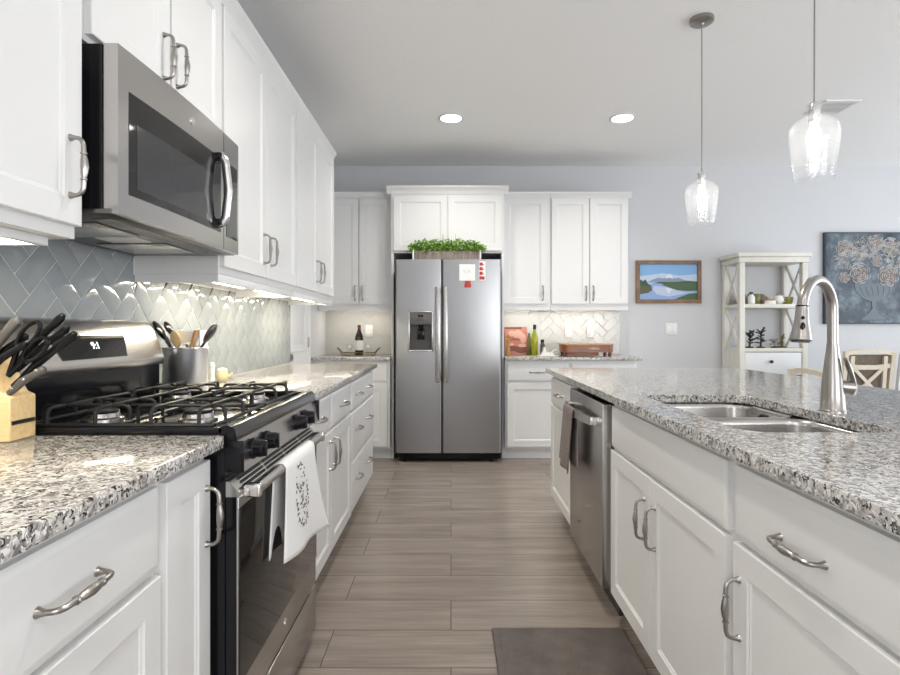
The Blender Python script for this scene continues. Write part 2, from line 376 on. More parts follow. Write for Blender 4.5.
# herringbone backsplash: tiles clipped to a rectangle
def clip(poly, u0, u1, v0, v1):
    for ax, lim, sg in ((0, u0, 1), (0, u1, -1), (1, v0, 1), (1, v1, -1)):
        out = []
        for i in range(len(poly)):
            p, q = poly[i], poly[(i+1) % len(poly)]
            dp, dq = sg*(p[ax]-lim), sg*(q[ax]-lim)
            if dp >= 0: out.append(p)
            if (dp > 0 > dq) or (dp < 0 < dq):
                k = dp/(dp-dq); out.append((p[0]+(q[0]-p[0])*k, p[1]+(q[1]-p[1])*k))
        poly = out
        if len(poly) < 3: return None
    return poly
def area2(p): return 0.5*sum(p[i][0]*p[(i+1) % len(p)][1]-p[(i+1) % len(p)][0]*p[i][1] for i in range(len(p)))
def inset(poly, d):
    n = len(poly); cx = sum(p[0] for p in poly)/n; cy = sum(p[1] for p in poly)/n; out = []
    if area2(poly) < 0: poly = poly[::-1]
    for i in range(n):
        a, b_, c = poly[i-1], poly[i], poly[(i+1) % n]
        e1 = Vector((b_[0]-a[0], b_[1]-a[1])); e2 = Vector((c[0]-b_[0], c[1]-b_[1]))
        if e1.length < 1e-6 or e2.length < 1e-6: return None
        n1 = Vector((-e1.y, e1.x)).normalized(); n2 = Vector((-e2.y, e2.x)).normalized()
        k = 1+n1.dot(n2)
        if k < 0.15: return None
        out.append((b_[0]+(n1.x+n2.x)*d/k, b_[1]+(n1.y+n2.y)*d/k))
    return out if area2(out) > 4e-5 else None
def herringbone(mb, rects, place, w=0.0762, off=(0, 0)):
    R = 0.7071
    U0 = min(r[0] for r in rects); U1 = max(r[1] for r in rects); V0 = min(r[2] for r in rects); V1 = max(r[3] for r in rects)
    N = int((U1-U0+V1-V0)/w)+6
    for a in range(-N, N):
        for b_ in range(-N, N):
            c = (a-b_) % 4
            if c == 0: q = [(a, b_), (a+2, b_), (a+2, b_+1), (a, b_+1)]
            elif c == 3: q = [(a, b_), (a+1, b_), (a+1, b_+2), (a, b_+2)]
            else: continue
            P = [((x-y)*R*w+off[0]+U0, (x+y)*R*w+off[1]+V0) for x, y in q]
            for (u0, u1, v0, v1) in rects:
                p = clip(P, u0, u1, v0, v1)
                if not p: continue
                lo = inset(p, 0.0016)
                if not lo: continue
                hi = inset(lo, 0.003)
                if not hi or len(hi) != len(lo): continue
                A = [mb.b.verts.new(place(x, y, 0.0)) for x, y in lo]; Mm = [mb.b.verts.new(place(x, y, 0.0035)) for x, y in lo]; B = [mb.b.verts.new(place(x, y, 0.005)) for x, y in hi]
                n = len(A); fs = [mb.b.faces.new(B)]
                for k in range(n):
                    fs.append(mb.b.faces.new((A[k], A[(k+1) % n], Mm[(k+1) % n], Mm[k]))); fs.append(mb.b.faces.new((Mm[k], Mm[(k+1) % n], B[(k+1) % n], B[k])))
                mb._fin(fs)
b = MB(); b.box(WX, WX+0.004, 0.2, 4.06, 0.914, 1.44)
b.mi = 1; herringbone(b, [(0.2, 1.30, 0.915, 1.366), (1.30, 2.055, 0.915, 1.44), (2.055, 4.06, 0.915, 1.366)], lambda x, y, h: (WX+0.004+h*0.5, x, y), off=(0.055, 0.02))
tag(b.build('tile_backsplash', [M['grout'], M['tile']], smooth=20), 'glossy blue-grey herringbone tile backsplash behind the gas range', 'backsplash')
b = MB(); b.box(JX, -0.54, BY-0.004, BY, 0.914, 1.372); b.mi = 1
herringbone(b, [(JX, -0.54, 0.915, 1.372)], lambda x, y, h: (x, BY-0.004-h*0.5, y))
tag(b.build('tile_backsplash', [M['grout_pale'], M['tile_pale']], smooth=5), 'pale tile backsplash behind the wine bottle, left of the refrigerator', 'backsplash')
b = MB(); b.box(0.48, 1.68, BY-0.004, BY, 0.914, 1.372); b.mi = 1
herringbone(b, [(0.48, 1.68, 0.915, 1.372)], lambda x, y, h: (x, BY-0.004-h*0.5, y))
tag(b.build('tile_backsplash', [M['grout_pale'], M['tile_pale']], smooth=5), 'pale tile backsplash behind the cookbook and oil bottle', 'backsplash')

# ------------------------------------------------------------------ cabinets
def pull_mesh(L=0.128):
    m = MB(); h = L/2
    pts = []; rs = []
    path = [(0, -h, 0.0085), (-0.006, -h, 0.006), (-0.012, -h, 0.0045), (-0.020, -h+0.002, 0.0045), (-0.026, -h+0.007, 0.0048), (-0.029, -h+0.015, 0.005),
            (-0.030, -0.031, 0.0052), (-0.030, -0.030, 0.0072), (-0.030, -0.027, 0.0072), (-0.030, -0.026, 0.0050), (-0.031, -0.015, 0.0072), (-0.032, 0, 0.0085)]
    full = path + [(y, -z, r) for (y, z, r) in path[-2::-1]]
    for (y, z, r) in full: pts.append((0, y, z)); rs.append(r)
    m.tube(pts, rs, 10); return m
_pm = pull_mesh().build('pull', M['nickel']); PULL = _pm.data; bpy.data.objects.remove(_pm)
def add_pull(parent, x, z, horiz, y=-0.02):
    o = bpy.data.objects.new('pull', PULL); C.objects.link(o); o.parent = parent; o.location = (x, y, z)
    if horiz: o.rotation_euler = (0, PI/2, 0)
    return o
def shaker(m, x0, x1, z0, z1, y1=0.0, th=0.02, st=0.057, rec=0.007):
    y0 = y1-th
    vs = []
    def ring(a, y): return [m.b.verts.new(p) for p in ((x0+a, y, z0+a), (x1-a, y, z0+a), (x1-a, y, z1-a), (x0+a, y, z1-a))]
    rings = [ring(0, y1), ring(0, y0+0.002), ring(0.002, y0), ring(st, y0), ring(st+0.004, y0+rec*0.55), ring(st+0.007, y0+rec*0.6), ring(st+0.010, y0+rec)]
    fs = [m.b.faces.new(rings[0]), m.b.faces.new(rings[-1][::-1])]
    for a, c in zip(rings, rings[1:]):
        for k in range(4): fs.append(m.b.faces.new((a[k], a[(k+1) % 4], c[(k+1) % 4], c[k])))
    m._fin(fs); return m
def slab(m, x0, x1, z0, z1, y1=0.0, th=0.02):
    y0 = y1-th
    def ring(a, y): return [m.b.verts.new(p) for p in ((x0+a, y, z0+a), (x1-a, y, z0+a), (x1-a, y, z1-a), (x0+a, y, z1-a))]
    rings = [ring(0, y1), ring(0, y0+0.006), ring(0.003, y0+0.0045), ring(0.014, y0+0.0005), ring(0.018, y0)]
    fs = [m.b.faces.new(rings[0]), m.b.faces.new(rings[-1][::-1])]
    for a, c in zip(rings, rings[1:]):
        for k in range(4): fs.append(m.b.faces.new((a[k], a[(k+1) % 4], c[(k+1) % 4], c[k])))
    m._fin(fs); return m
def cabinet(name, label, cat, loc, rot, w, depth, z0, z1, fronts, toe=False, kickz=0.10, group=None, frame=0.02):
    t = thing(name, label, cat, loc, rot, group)
    c = MB(); T = 0.018
    c.box(0, T, 0.0, depth, z0, z1).box(w-T, w, 0.0, depth, z0, z1).box(T, w-T, 0.0, depth, z0, z0+T).box(T, w-T, depth-T, depth, z0+T, z1)
    # face frame: a closed front board with its rails and stiles
    c.box(T, w-T, 0.0, T, z0+T, z1)
    c.build('carcass', M['white'], t)
    if toe: MB().box(0.0, w, 0.065, 0.08, 0, kickz).box(0, T, 0.08, depth, 0, kickz).box(w-T, w, 0.08, depth, 0, kickz).build('toe_kick', M['white'], t)
    for f in fronts:
        kind, x0, x1, a, b_ = f[:5]
        m = MB(); (shaker if kind == 'door' else slab)(m, x0, x1, a, b_)
        d = m.build(kind if kind == 'door' else 'drawer', M['white'], t, smooth=25)
        for p in f[5:]: add_pull(d, p[0], p[1], p[2])
    return t
LR, IR = PI/2, -PI/2
CX = -0.58   # carcass face, left run
def left_base(label, y0, y1, fronts, group='base cabinets along the left wall'):
    return cabinet('base_cabinet', label, 'cabinet', (CX, y0, 0), LR, y1-y0, -CX-0.0+WX+0.0 if False else (CX-WX-0.002), 0.10, 0.884, fronts, True, group=group)
w = 0.99-(-0.25)
left_base('white base cabinet with drawer over door beside the narrow pull-out, nearest on the left', 0.50, 1.085,
          [('drawer', 0.012, 0.573, 0.70, 0.86, (0.315, 0.78, True)), ('door', 0.012, 0.573, 0.12, 0.688, (0.06, 0.59, False))])
left_base('narrow white pull-out cabinet directly left of the gas range', 1.087, 1.30, [('door', 0.008, 0.205, 0.12, 0.86, (0.183, 0.735, False))])
left_base('white base cabinet with two doors under two drawers, just past the gas range', 2.078, 3.13,
          [('drawer', 0.012, 0.522, 0.70, 0.86, (0.267, 0.78, True)), ('drawer', 0.53, 1.04, 0.70, 0.86, (0.785, 0.78, True)),
           ('door', 0.012, 0.522, 0.12, 0.688, (0.475, 0.58, False)), ('door', 0.53, 1.04, 0.12, 0.688, (0.577, 0.58, False))])
fr = []
for z0, z1, pz in ((0.70, 0.86, 0.78), (0.415, 0.688, 0.575), (0.12, 0.403, 0.286)):
    fr.append(('drawer', 0.012, 0.868, z0, z1, (0.19, pz, True), (0.60, pz, True)))
left_base('white cabinet with three wide drawers at the far end of the left run', 3.13, 4.01, fr)

def upper(name, label, loc, rot, w, depth, z0, z1, fronts, group, crown=True, rail=True, rb=0.0, rd=0.032, over=0.03, capL=False, capR=False, ch=0.06):
    t = cabinet(name, label, 'cabinet', loc, rot, w, depth, z0, z1, fronts, False, group=group)
    if rail:
        m = MB(); m.box(0.0, w-rb, rb, rb+0.018, z0-rd, z0-0.0005, 0.001)
        m.box(0, 0.018, rb+0.018, depth, z0-rd, z0-0.0005); m.box(w-rb-0.018, w-rb, rb+0.018, depth, z0-rd, z0-0.0005)
        m.build('light_rail', M['white'], t)
    if crown:
        a = -over if capL else 0; b_ = w+over if capR else w
        m = MB(); m.prism([(0.0, z1-ch), (-0.008, z1-ch), (-0.010, z1-ch*0.75), (-0.02, z1-ch*0.4), (-over+0.002, z1-ch*0.2), (-over, z1-ch*0.12), (-over, z1+0.003), (0.0, z1+0.003)], 'X', a, b_)
        for cond, xx in ((capL, -1), (capR, 1)):
            if cond:
                e = 0 if xx < 0 else w
                m.prism([(e, z1-ch), (e+xx*0.01, z1-ch), (e+xx*0.02, z1-ch*0.4), (e+xx*over, z1-ch*0.2), (e+xx*over, z1+0.003), (e, z1+0.003)], 'Y', 0, depth)
        m.build('crown_moulding', M['white'], t)
    return t
UX = -0.865   # carcass face of left uppers
GU = 'wall cabinets on the left wall'
UT = 2.445; DT = 2.37
upper('wall_cabinet', 'white wall cabinet left of the microwave, nearest the camera', (UX, 0.62, 0), LR, 0.655, UX-WX-0.002, 1.37, UT,
      [('door', 0.012, 0.652, 1.398, DT, (0.612, 1.525, False))], GU, rb=0.035, rd=0.02)
upper('wall_cabinet', 'white two-door wall cabinet above the microwave', (UX, 1.297, 0), LR, 0.76, UX-WX-0.002, 1.845, UT,
      [('door', 0.01, 0.374, 1.86, DT, (0.335, 1.965, False)), ('door', 0.386, 0.75, 1.86, DT, (0.415, 1.975, False))], GU, rail=False)
upper('wall_cabinet', 'white two-door wall cabinet just right of the microwave', (UX, 2.06, 0), LR, 0.985, UX-WX-0.002, 1.37, UT,
      [('door', 0.012, 0.486, 1.398, DT, (0.445, 1.525, False)), ('door', 0.496, 0.975, 1.398, DT, (0.54, 1.525, False))], GU)
upper('wall_cabinet', 'white two-door wall cabinet at the far end of the left wall', (UX, 3.047, 0), LR, 0.975, UX-WX-0.002, 1.37, UT,
      [('door', 0.010, 0.482, 1.398, DT, (0.442, 1.525, False)), ('door', 0.492, 0.965, 1.398, DT, (0.535, 1.525, False))], GU, capR=True)
GB = 'wall cabinets on the back wall'
BU = BY-0.33
upper('wall_cabinet', 'white two-door wall cabinet over the wine bottle, left of the refrigerator', (JX+0.004, BU, 0), 0, 0.70, 0.328, 1.37, 2.44,
      [('door', 0.03, 0.377, 1.398, 2.385, (0.347, 1.50, False)), ('door', 0.385, 0.690, 1.398, 2.385, (0.415, 1.50, False))], GB, ch=0.05)
upper('wall_cabinet', 'white single-door wall cabinet directly right of the refrigerator', (0.482, BU, 0), 0, 0.448, 0.328, 1.37, 2.44,
      [('door', 0.01, 0.412, 1.398, 2.385, (0.375, 1.50, False))], GB, ch=0.05)
upper('wall_cabinet', 'white two-door wall cabinet at the right end of the back run', (0.932, BU, 0), 0, 0.728, 0.328, 1.37, 2.44,
      [('door', 0.008, 0.358, 1.398, 2.385, (0.328, 1.50, False)), ('door', 0.366, 0.718, 1.398, 2.385, (0.396, 1.50, False))], GB, capR=True, ch=0.05)
# refrigerator surround
FY = 4.99
t = upper('wall_cabinet', 'deep white two-door cabinet bridging over the refrigerator', (-0.537, FY, 0), 0, 1.013, BY-FY-0.002, 1.846, 2.442,
      [('door', 0.022, 0.503, 1.865, 2.36), ('door', 0.510, 0.991, 1.865, 2.36)], GB, rail=False, capL=True, capR=True, over=0.04, ch=0.065)
for x, s_ in ((-0.5365, 'left'), (0.4545, 'right')):
    tag(MB().box(x, x+0.022, FY, BY-0.001, 0, 1.845, 0.001).build('end_panel', M['white'], loc=(x, FY, 0)), 'tall white end panel on the %s side of the refrigerator' % s_, 'panel')
# back base cabinets
BC = 4.935
cabinet('base_cabinet', 'white base cabinet left of the refrigerator under the wine tray', 'cabinet', (JX+0.004, BC, 0), 0, 0.70, BY-BC-0.002, 0.10, 0.884,
        [('drawer', 0.03, 0.675, 0.70, 0.86, (0.32, 0.78, True)), ('door', 0.03, 0.35, 0.12, 0.688, (0.31, 0.60, False)), ('door', 0.357, 0.675, 0.12, 0.688, (0.40, 0.60, False))], True, group='base cabinets on the back wall')
cabinet('base_cabinet', 'white base cabinet right of the refrigerator under the cookbook', 'cabinet', (0.479, BC, 0), 0, 0.572, BY-BC-0.002, 0.10, 0.884,
        [('drawer', 0.018, 0.56, 0.70, 0.86, (0.285, 0.78, True)), ('door', 0.018, 0.56, 0.12, 0.688, (0.50, 0.60, False))], True, group='base cabinets on the back wall')
cabinet('base_cabinet', 'white base cabinet under the brown box, mostly hidden by the island', 'cabinet', (1.052, BC, 0), 0, 0.60, BY-BC-0.002, 0.10, 0.884,
        [('drawer', 0.012, 0.588, 0.70, 0.86, (0.30, 0.78, True)), ('door', 0.012, 0.296, 0.12, 0.688, (0.25, 0.60, False)), ('door', 0.304, 0.588, 0.12, 0.688, (0.35, 0.60, False))], True, group='base cabinets on the back wall')
# island cabinets (face -X, so local x runs towards the camera)
IX = 0.652
def island(label, ynear, yfar, fronts, name='island_cabinet'):
    return cabinet(name, label, 'cabinet', (IX, yfar, 0), IR, yfar-ynear, 0.60, 0.10, 0.884, fronts, True, group='cabinets of the kitchen island')
island('white island cabinet with drawer over door at the far end, past the dishwasher', 2.852, 3.53,
       [('drawer', 0.015, 0.66, 0.70, 0.86, (0.33, 0.78, True)), ('door', 0.015, 0.66, 0.12, 0.688, (0.60, 0.60, False))])
island('white island sink cabinet with two doors under a plain false drawer front', 1.265, 2.215,
       [('drawer', 0.018, 0.935, 0.70, 0.86), ('door', 0.018, 0.447, 0.12, 0.688, (0.405, 0.545, False)), ('door', 0.453, 0.935, 0.12, 0.688, (0.497, 0.545, False))])
island('white island cabinet with a drawer over a door, nearest on the right', 0.62, 1.263,
       [('drawer', 0.018, 0.63, 0.70, 0.86, (0.262, 0.765, True)), ('door', 0.018, 0.63, 0.12, 0.688, (0.046, 0.550, False))])
tag(MB().box(IX+0.603, IX+0.625, 0.62, 3.53, 0.0, 0.884, 0.002).build('island_back_panel', M['white'], loc=(IX+0.603, 0.62, 0)), 'white panelled back of the island facing the dining area', 'panel')

# ------------------------------------------------------------------ counters
def counter(name, label, x0, x1, y0, y1, z0=0.884, z1=0.914):
    return tag(MB().box(x0, x1, y0, y1, z0+0.0005, z1, 0.004, 2).build(name, M['granite']), label, 'worktop')
counter('granite_countertop', 'speckled granite countertop left of the gas range, under the knife block', WX+0.001, -0.533, 0.48, 1.306)
counter('granite_countertop', 'speckled granite countertop past the gas range, under the utensil crock', WX+0.001, -0.533, 2.074, 4.02)
counter('granite_countertop', 'granite countertop holding the wine bottle tray, left of the refrigerator', JX+0.001, -0.538, 4.89, BY-0.001)
counter('granite_countertop', 'granite countertop holding cookbook and oil bottle, right of the refrigerator', 0.478, 1.688, 4.89, BY-0.001)
SX0, SX1, SY0, SY1 = 0.716, 1.108, 1.344, 2.11
def rrect(x0, x1, y0, y1, r, n=8):
    out = []
    for (cx, cy, a0) in ((x1-r, y1-r, 0), (x0+r, y1-r, PI/2), (x0+r, y0+r, PI), (x1-r, y0+r, 1.5*PI)):
        for k in range(n+1): a = a0+PI/2*k/n; out.append((cx+r*math.cos(a), cy+r*math.sin(a)))
    return out
def slab_hole(mb, outer, hole, z0, z1):
    b = mb.b
    def loop(p): 
        vs = [b.verts.new((x, y, z1)) for x, y in p]; return vs, [b.edges.new((vs[i], vs[(i+1) % len(vs)])) for i in range(len(vs))]
    v1, e1 = loop(outer); v2, e2 = loop(hole)
    r = bmesh.ops.triangle_fill(b, use_beauty=True, use_dissolve=False, edges=e1+e2)
    fs = [f for f in r['geom'] if isinstance(f, bmesh.types.BMFace)]
    ex = bmesh.ops.extrude_face_region(b, geom=fs)
    bmesh.ops.translate(b, verts=[g for g in ex['geom'] if isinstance(g, bmesh.types.BMVert)], vec=(0, 0, z0-z1))
ic = MB(); slab_hole(ic, rrect(0.605, 1.83, 0.58, 3.57, 0.015, 3), rrect(SX0, SX1, SY0, SY1, 0.075, 10), 0.8845, 0.914)
o = tag(ic.build('granite_countertop', M['granite'], smooth=30), 'large speckled granite island top with the undermount sink cut-out', 'worktop')
bv = o.modifiers.new('bevel', 'BEVEL'); bv.width = 0.004; bv.segments = 2; bv.limit_method = 'ANGLE'; bv.angle_limit = 0.9

# sink
t = thing('kitchen_sink', 'stainless double-bowl undermount sink set in the island granite', 'sink', ((SX0+SX1)/2, (SY0+SY1)/2, 0.70))
def bowl(y0, y1, depth):
    m = MB(); zr = 0.878; ox, oy, oz = t.location
    x0, x1 = SX0-0.004, SX1+0.004
    zr = 0.8835; loops = [(-0.02 if False else 0.0, zr), (0.002, zr-0.02), (0.008, zr-depth+0.05), (0.02, zr-depth+0.018), (0.05, zr-depth), ]
    rings = []
    for ins, z in loops:
        rings.append([m.b.verts.new((x-ox, y-oy, z-oz)) for x, y in rrect(x0+ins, x1-ins, y0+ins, y1-ins, 0.070-ins*0.4, 8)])
    n = len(rings[0])
    for a, c in zip(rings, rings[1:]):
        for k in range(n): m.b.faces.new((a[k], a[(k+1) % n], c[(k+1) % n], c[k]))
    m.b.faces.new(rings[-1])
    o = m.build('bowl', M['sink_steel'], t, smooth=50)
    sm = o.modifiers.new('solid', 'SOLIDIFY'); sm.thickness = 0.0015; sm.offset = 0
    d = MB(); cx, cy = (x0+x1)/2-ox, (y0+y1)/2-oy
    d.lathe([(0.045, zr-depth+0.003-oz), (0.043, zr-depth+0.005-oz), (0.03, zr-depth+0.003-oz), (0.0, zr-depth+0.002-oz)], (cx, cy, 0), 20)
    d.build('drain', M['chrome'], t)
bowl(SY0-0.004, 1.742, 0.17); bowl(1.762, SY1+0.004, 0.17)
ox, oy, oz = t.location
m = MB(); m.box(SX0+0.03-ox, SX1-0.03-ox, 1.740-oy, 1.764-oy, 0.845-oz, 0.864-oz, 0.004)
m.build('divider', M['sink_steel'], t)
# made-up curved black stick in the far bowl, in place of a reflection
c0 = Vector((1.0, 1.86, 0.716))
c = MB(); c.tube([(0, 0, 0.018), (0.03, 0.03, 0.05), (0.06, 0.07, 0.10), (0.078, 0.085, 0.135), (0.080, 0.065, 0.150), (0.080, 0.035, 0.148)], 0.006, 10); c.ball((0, 0, 0.017), 0.017, (1.2, 1.2, 0.9))
for v_ in c.b.verts: v_.co += c0
tag(c.build('made_up_arc', M['black_plastic'], loc=tuple(c0)), 'made-up curved black stick in the far sink bowl, standing in for a reflection', 'stand-in')

# faucet
fx, fy = 1.162, 1.69
t = thing('kitchen_faucet', 'tall brushed nickel pull-down faucet behind the island sink', 'faucet', (fx, fy, 0.914))
m = MB(); m.lathe([(0.036, 0), (0.036, 0.004), (0.033, 0.008), (0.031, 0.05), (0.0275, 0.10), (0.022, 0.15), (0.0175, 0.185), (0.016, 0.205)], n=28)
m.build('body', M['nickel'], t)
d = Vector((-0.85, -0.53, 0)).normalized()
R_ = 0.090; pts = [(0, 0, 0.20), (0, 0, 0.24), (0, 0, 0.29)]
for k in range(1, 17):
    a = PI*k/16*0.96; pts.append(tuple(d*(R_-R_*math.cos(a)) + Vector((0, 0, 0.305+R_*math.sin(a)))))
end = Vector(pts[-1]); 
MB().tube(pts, 0.0148, 20).build('spout', M['nickel'], t)
m = MB(); a = end; dirn = Vector((d.x*0.10, d.y*0.10, -1)).normalized()
m.tube([a+dirn*0.0, a+dirn*0.012, a+dirn*0.014, a+dirn*0.04, a+dirn*0.075, a+dirn*0.098, a+dirn*0.102], [0.0165, 0.0165, 0.017, 0.0185, 0.0245, 0.029, 0.026], 24)
head = m.build('spray_head', M['nickel'], t)
m = MB(); m.tube([a+dirn*-0.001, a+dirn*0.0025], 0.0172, 24); m.tube([a+dirn*0.1015, a+dirn*0.105], 0.025, 24)
tc = Vector((-0.35, -0.94, 0)).normalized()
for k, (h, rr, sz) in enumerate(((0.035, 0.0165, 0.0065), (0.062, 0.0195, 0.009))):
    m.ball(a+dirn*h+tc*rr, sz, (0.9, 0.55, 1.0 if k == 0 else 1.7))
m.build('spray_button', M['black_plastic'], head)
m = MB(); hd = Vector((0.97, -0.25, 0)).normalized()
m.tube([hd*0.0+Vector((0, 0, 0.078)), hd*0.045+Vector((0, 0, 0.074)), hd*0.055+Vector((0, 0, 0.072)), hd*0.060+Vector((0, 0, 0.071))], [0.019, 0.020, 0.018, 0.009], 18)
hb = m.build('handle_hub', M['nickel'], t)
p0 = hd*0.054+Vector((0, 0, 0.052)); m = MB()
m.tube([p0, p0+Vector((0.004, 0, 0.02)), p0+Vector((-0.004, -0.004, 0.05)), p0+Vector((-0.022, -0.012, 0.085)), p0+Vector((-0.034, -0.016, 0.108)), p0+Vector((-0.036, -0.016, 0.113))], [0.010, 0.011, 0.010, 0.011, 0.010, 0.005], 12, flat=0.6)
m.build('lever', M['nickel'], hb)

# ------------------------------------------------------------------ gas range
RY0, RY1 = 1.312, 2.068; RW = RY1-RY0
t = thing('gas_range', 'stainless and black gas range with a white towel on its oven door', 'range', (-0.52, RY0, 0), LR)
# local: x -> +Y world, y -> -X world ; front at local y=0 is X=-0.52
def LX(X): return -0.52-X          # local y of a world X
m = MB(); m.box(0, RW, LX(-0.535), LX(WX+0.012), 0.06, 0.905).box(0.05, RW-0.05, 0.06, 0.5, 0.0, 0.06)
m.build('body', M['black'], t)
m = MB(); m.box(0.001, RW-0.001, LX(-0.53), LX(-1.075), 0.905, 0.922, 0.003)
m.prism([(LX(-0.53), 0.935), (LX(-0.518), 0.933), (LX(-0.510), 0.925), (LX(-0.505), 0.900), (LX(-0.535), 0.900), (LX(-0.535), 0.905), (LX(-0.55), 0.922), (LX(-0.55), 0.93)], 'X', 0, RW)
m.box(0.0, 0.012, LX(-0.54), LX(-1.075), 0.915, 0.931, 0.003).box(RW-0.012, RW, LX(-0.54), LX(-1.075), 0.915, 0.931, 0.003)
m.build('cooktop', M['black'], t)
m = MB(); m.prism([(LX(-0.508), 0.899), (LX(-0.492), 0.825), (LX(-0.535), 0.825), (LX(-0.535), 0.899)], 'X', 0.006, RW-0.006)
cp = m.build('control_panel', M['steel'], t)
for x in (0, RW-0.0055): MB().box(x, x+0.0055, LX(-0.49), LX(-0.535), 0.824, 0.899, 0.002).build('panel_end_cap', M['black'], cp)
for x in (0.085, 0.185, 0.475, 0.575):
    m = MB(); c = (x, LX(-0.499), 0.864)
    m.lathe([(0.026, 0.002), (0.026, -0.006), (0.0225, -0.008), (0.0215, -0.026), (0.018, -0.030), (0, -0.030)], c, 24, 'Y')
    m.box(x-0.0045, x+0.0045, LX(-0.499)-0.036, LX(-0.499)-0.010, 0.864-0.020, 0.864+0.020, 0.002)
    m.build('knob', M['black'], t)
# oven door
m = MB(); YF = LX(-0.503)
m.box(0.003, RW-0.003, YF, YF+0.006, 0.225, 0.765, 0.002)
m.prism([(LX(-0.534), 0.7655), (YF, 0.7655), (YF, 0.775), (LX(-0.525), 0.802), (LX(-0.534), 0.802)], 'X', 0.003, RW-0.003)
dr = m.build('oven_door', M['steel'], t)
MB().box(0.004, RW-0.004, YF+0.006, LX(-0.534), 0.226, 0.765).build('door_core', M['black'], dr)
MB().box(0.003, RW-0.003, YF-0.003, YF+0.002, 0.318, 0.738, 0.002).build('oven_window', M['dark_glass'], dr)
m = MB()
for k in range(4):
    x0 = 0.045+k*0.175
    for dz in (0.0, 0.0085, 0.017):
        m.prism([(YF+0.002-0.001+dz*0.81, 0.779+dz), (YF+0.0035-0.001+dz*0.81, 0.784+dz), (YF+0.015+dz*0.81, 0.784+dz), (YF+0.015+dz*0.81, 0.779+dz)], 'X', x0, x0+0.155)
m.build('vent_slot', M['seam'], dr)
m = MB(); HX = LX(-0.478); HZ = 0.772
m.tube([(0.045, HX, HZ), (RW-0.045, HX, HZ)], 0.0145, 16)
h = m.build('oven_handle', M['steel'], dr)
for x in (0.032, RW-0.032-0.022): MB().box(x, x+0.022, LX(-0.462), LX(-0.505), HZ-0.017, HZ+0.017, 0.006, 3).build('handle_bracket', M['chrome'], h)
MB().lathe([(0.013, 0), (0.013, -0.002), (0.0105, -0.003), (0, -0.0035)], (RW/2, YF, 0.27), 24, 'Y', sq=(1, 1)).build('badge', M['chrome'], dr)
m = MB(); m.box(0.003, RW-0.003, YF, YF+0.008, 0.055, 0.215, 0.003); m.build('storage_drawer', M['steel'], t)
# backguard
pf = [(LX(-1.075), 1.035), (LX(-1.066), 1.05), (LX(-1.070), 1.065), (LX(-1.105), 1.150), (LX(-1.118), 1.175), (LX(-1.135), 1.190), (LX(-1.150), 1.195), (LX(WX+0.012), 1.195), (LX(WX+0.012), 1.035)]
m = MB(); m.prism(pf, 'X', -0.0, RW+0.0); bgd = m.build('backguard', M['steel'], t, smooth=50)
MB().box(0.004, RW-0.004, LX(-1.085), LX(WX+0.012), 0.905, 1.036).build('backguard_base', M['black'], t)
# display: on the sloped face, from (−1.070,1.065) to (−1.105,1.150)
def face(f, off): # f 0..1 up the slope
    n = Vector((-0.925, 0.38)); y = LX(-1.070)+(LX(-1.105)-LX(-1.070))*f; z = 1.065+0.085*f; return y-0.925*off, z+0.38*off
m = MB(); q = []
corners = [(0.225, 0.12), (0.53, 0.12), (0.555, 0.92), (0.20, 0.92)]
lo = [m.b.verts.new((x, *face(f, 0.0))) for x, f in corners]; hi = [m.b.verts.new((x, *face(f, 0.002))) for x, f in corners]
m.b.faces.new(hi); m.b.faces.new(lo[::-1])
for k in range(4): m.b.faces.new((lo[k], lo[(k+1) % 4], hi[(k+1) % 4], hi[k]))
dp = m.build('display', M['dark_glass'], bgd)
yy, zz = face(0.55, 0.003); ang = math.atan2(0.085, LX(-1.105)-LX(-1.070))
text_mesh('display_digits', '9:1', 0.032, M['digits'], dp, Matrix.Translation((0.385, yy, zz)) @ Matrix.Rotation(ang, 4, 'X'))
# burners and grates
for x in (0.15, 0.375+0.18):
    for X in (-0.665, -0.915):
        m = MB(); yl = LX(X)
        m.lathe([(0.050, 0.920), (0.048, 0.930), (0.040, 0.934), (0.037, 0.944), (0.034, 0.946), (0, 0.947)], (x, yl, 0), 28)
        br_ = m.build('burner', M['steel'], t)
        MB().lathe([(0.036, 0.946), (0.037, 0.949), (0.034, 0.953), (0, 0.954)], (x, yl, 0), 28).build('burner_cap', M['iron'], br_)
def arch(m, p, q, z0, z1, r=0.0048, rad=0.018):
    p, q = Vector(p), Vector(q); d_ = (q-p).normalized(); pts = [p+Vector((0, 0, z0)), p+Vector((0, 0, z1-rad))]
    for k in range(1, 5): a_ = PI/2*k/4; pts.append(p+d_*(rad-rad*math.cos(a_))+Vector((0, 0, z1-rad+rad*math.sin(a_))))
    for k in range(3, -1, -1): a_ = PI/2*k/4; pts.append(q-d_*(rad-rad*math.cos(a_))+Vector((0, 0, z1-rad+rad*math.sin(a_))))
    pts.append(q+Vector((0, 0, z0))); m.tube(pts, r, 8)
